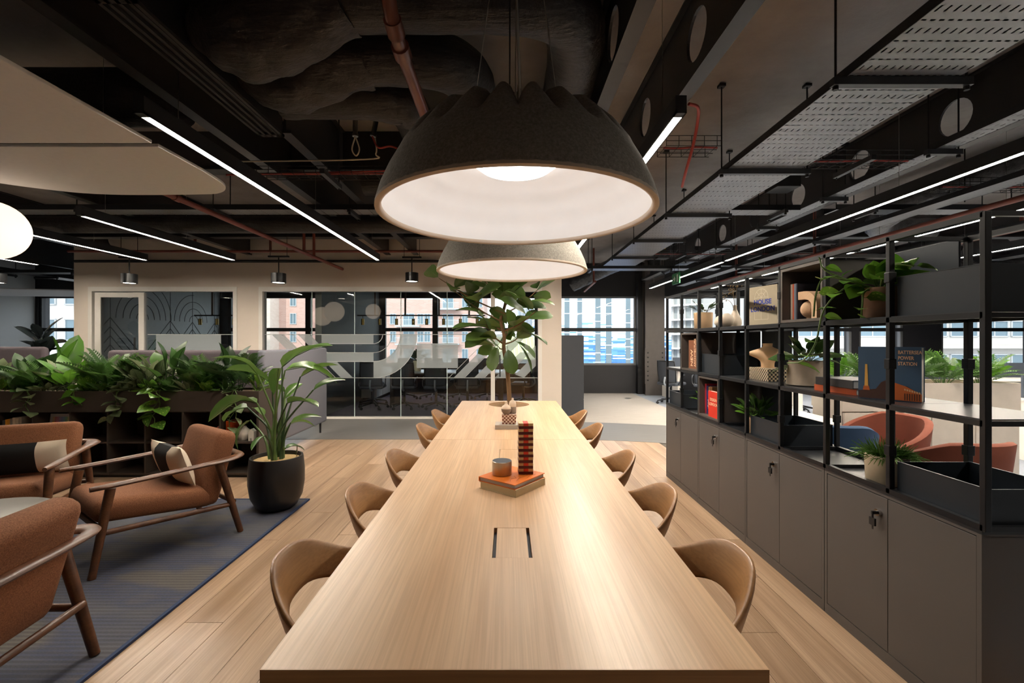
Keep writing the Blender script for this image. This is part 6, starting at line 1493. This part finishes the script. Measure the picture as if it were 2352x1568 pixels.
def oval_table(label, x0, x1, y0, y1):
    th = thing('white_table', label, 'table', ((x0+x1)/2, (y0+y1)/2, 0)); a, b = (x1-x0)/2, (y1-y0)/2; r = min(a, b) * .95; pts = []
    for cx_, cy_, s in ((a-r, b-r, 0), (-a+r, b-r, 90), (-a+r, -b+r, 180), (a-r, -b+r, 270)): pts += [(cx_ + r*math.cos(math.radians(s+k*10)), cy_ + r*math.sin(math.radians(s+k*10))) for k in range(10)]
    MB().prism(pts, .715, .74).build('table_top', plain('white_top', 'dcdad5', .4), th, bevel=.004)
    for sx in (-1, 1):
        for sy in (-1, 1): MB().tube([(sx*a*.55, sy*b*.6, .715), (sx*a*.75, sy*b*.8, .003)], [.022, .014], 8).build('leg', M_BLACK, th, 40)
oval_table('long white round-ended table behind the shelving', 2.3, 2.95, 3.85, 5.6); oval_table('small white table next to the terracotta chair', 2.75, 3.5, 1.75, 2.42)
for k, (x, y) in enumerate(((2.55, 4.55), (2.72, 4.5))):
    s_ = potted('succulent', 'tiny succulent in a ribbed green pot on the white table, %s' % ('nearer the shelving' if k == 0 else 'nearer the planter cabinet'), (x, y, .7405), .04, .065, plain('sage_pot', '6d8570', .6)); leaves_in(s_, .065, 14, .07, 'lance', G_DARK, (15, 80), 50 + k, .05)
pc = thing('planter_cabinet', 'pale cabinet with a planting trough of ferns beyond the shelving', 'cabinet', (3.05, 4.15, 0)); M_PALE = plain('pale_cabinet', 'cfc5ba', .5)
MB().box(0, 1.6, .02, .42, .0, .80).build('body', M_PALE, pc)
for k in range(4): MB().box(.004 + k * .4, .396 + k * .4, 0, .018, .05, .79).build('door', M_PALE, pc, bevel=.002)
MB().box(-.01, 1.61, 0, .012, .802, 1.06).box(-.01, 1.61, .41, .424, .802, 1.06).box(-.01, .004, .012, .41, .802, 1.06).box(1.596, 1.61, .012, .41, .802, 1.06).build('trough', M_PALE, pc); MB().box(.004, 1.596, .012, .41, .802, 1.03).build('soil', M_SOIL, pc)
for k in range(9):
    x = 3.18 + k * .17
    palm('bright fern in the pale planter cabinet, %s' % ['at its shelving end', 'second along', 'third along', 'fourth along', 'in its middle', 'sixth along', 'seventh along', 'eighth along', 'at its window end'][k], (x, 4.32 + .08 * (-1) ** k, 1.03), 13, .34, (G_BRIGHT, G_MID)[k % 2], 60 + k, (30, 85), 'fern', None, .30, 13)
def desk(label, x0, x1, y0, y1):
    th = thing('desk', label, 'desk', (x0, y0, 0)); a, b = x1 - x0, y1 - y0
    MB().box(0, a, 0, b, .715, .74).build('desk_top', plain('desk_white', 'd9d9d6', .4), th, bevel=.003)
    for x in (.05, a - .05): MB().box(x - .03, x + .03, .05, b - .05, .003, .715).build('leg', M_WHITE, th)
    MB().box(.1, a - .1, b/2 - .012, b/2 + .012, .745, 1.02).build('screen_divider', plain('desk_screen', '4a5260', .9), th)
desk('white desk by the window nearest the riveted column', 4.0, 6.3, 10.75, 11.95); desk('white desk row across the aisle from the planter cabinet', 4.6, 7.6, 7.2, 8.6); desk('white desk farthest along the window wall', 8.2, 11.2, 8.0, 9.4); desk('white desk beyond the planter cabinet', 6.2, 9.2, 5.0, 6.2)
for k, (x, y, rz, lb) in enumerate(((3.72, 10.42, -.9, 'drawn up to the window desk near the column'), (4.35, 10.05, -.4, 'on the aisle side of the window desk'), (5.2, 6.75, .2, 'at the near side of the aisle desk row'), (6.3, 6.8, -.2, 'second at the aisle desk row'), (5.9, 9.2, 3.0, 'behind the aisle desk row'), (8.8, 7.6, .1, 'at the farthest window desk'), (10.1, 7.6, -.1, 'second at the farthest window desk'), (6.9, 4.6, .15, 'beyond the planter cabinet'), (8.2, 4.6, -.1, 'second beyond the planter cabinet'))):
    task_chair('black mesh task chair %s' % lb, (x, y, .003), rz)
# ---------------------------------------------------------------- far lounge past the partition's free end
tvp = thing('wall_screen', 'dark wall-mounted screen on the white side wall', 'screen', (XL + .02, 10.6, .6)); MB().box(0, .05, -1.0, .95, 0, 1.25).build('bezel', M_BLACK, tvp); MB().box(.05, .054, -.97, .92, .03, 1.22).build('display', plain('dark_display', '15161a', .15), tvp)
for p_, lb, kind, mt, ln, n in ((at(95, 850, 7.5), 'dark rubber plant behind the planter by the sofa', 'oval', G_RUB, .42, 26), (at(135, 850, 7.35), 'bright tall-leaved plant behind the planter by the sofa', 'paddle', G_BRIGHT, .85, 7)):
    th = potted('potted_plant', lb, (p_.x, p_.y, 0), .17, .4, plain('grey_floor_pot', '5a5a5c', .6)); rr = random.Random(5)
    MB().tube([(0, 0, .38), (.02, 0, 1.5 if kind == 'oval' else .7)], [.015, .006], 7).build('stem', M_STEMD, th); me = leaf_mesh(kind, mt, .3, .2, .12, .1)
    for i in range(n):
        az = i * 2.399; zz = .8 + .75 * i / n if kind == 'oval' else .7; el = math.radians(rr.uniform(10, 60) if kind == 'oval' else rr.uniform(55, 85)); put(me, th, (0, 0, zz), (math.cos(az) * math.cos(el), math.sin(az) * math.cos(el), math.sin(el)), ln * rr.uniform(.7, 1.1), rr.uniform(-.5, .5))
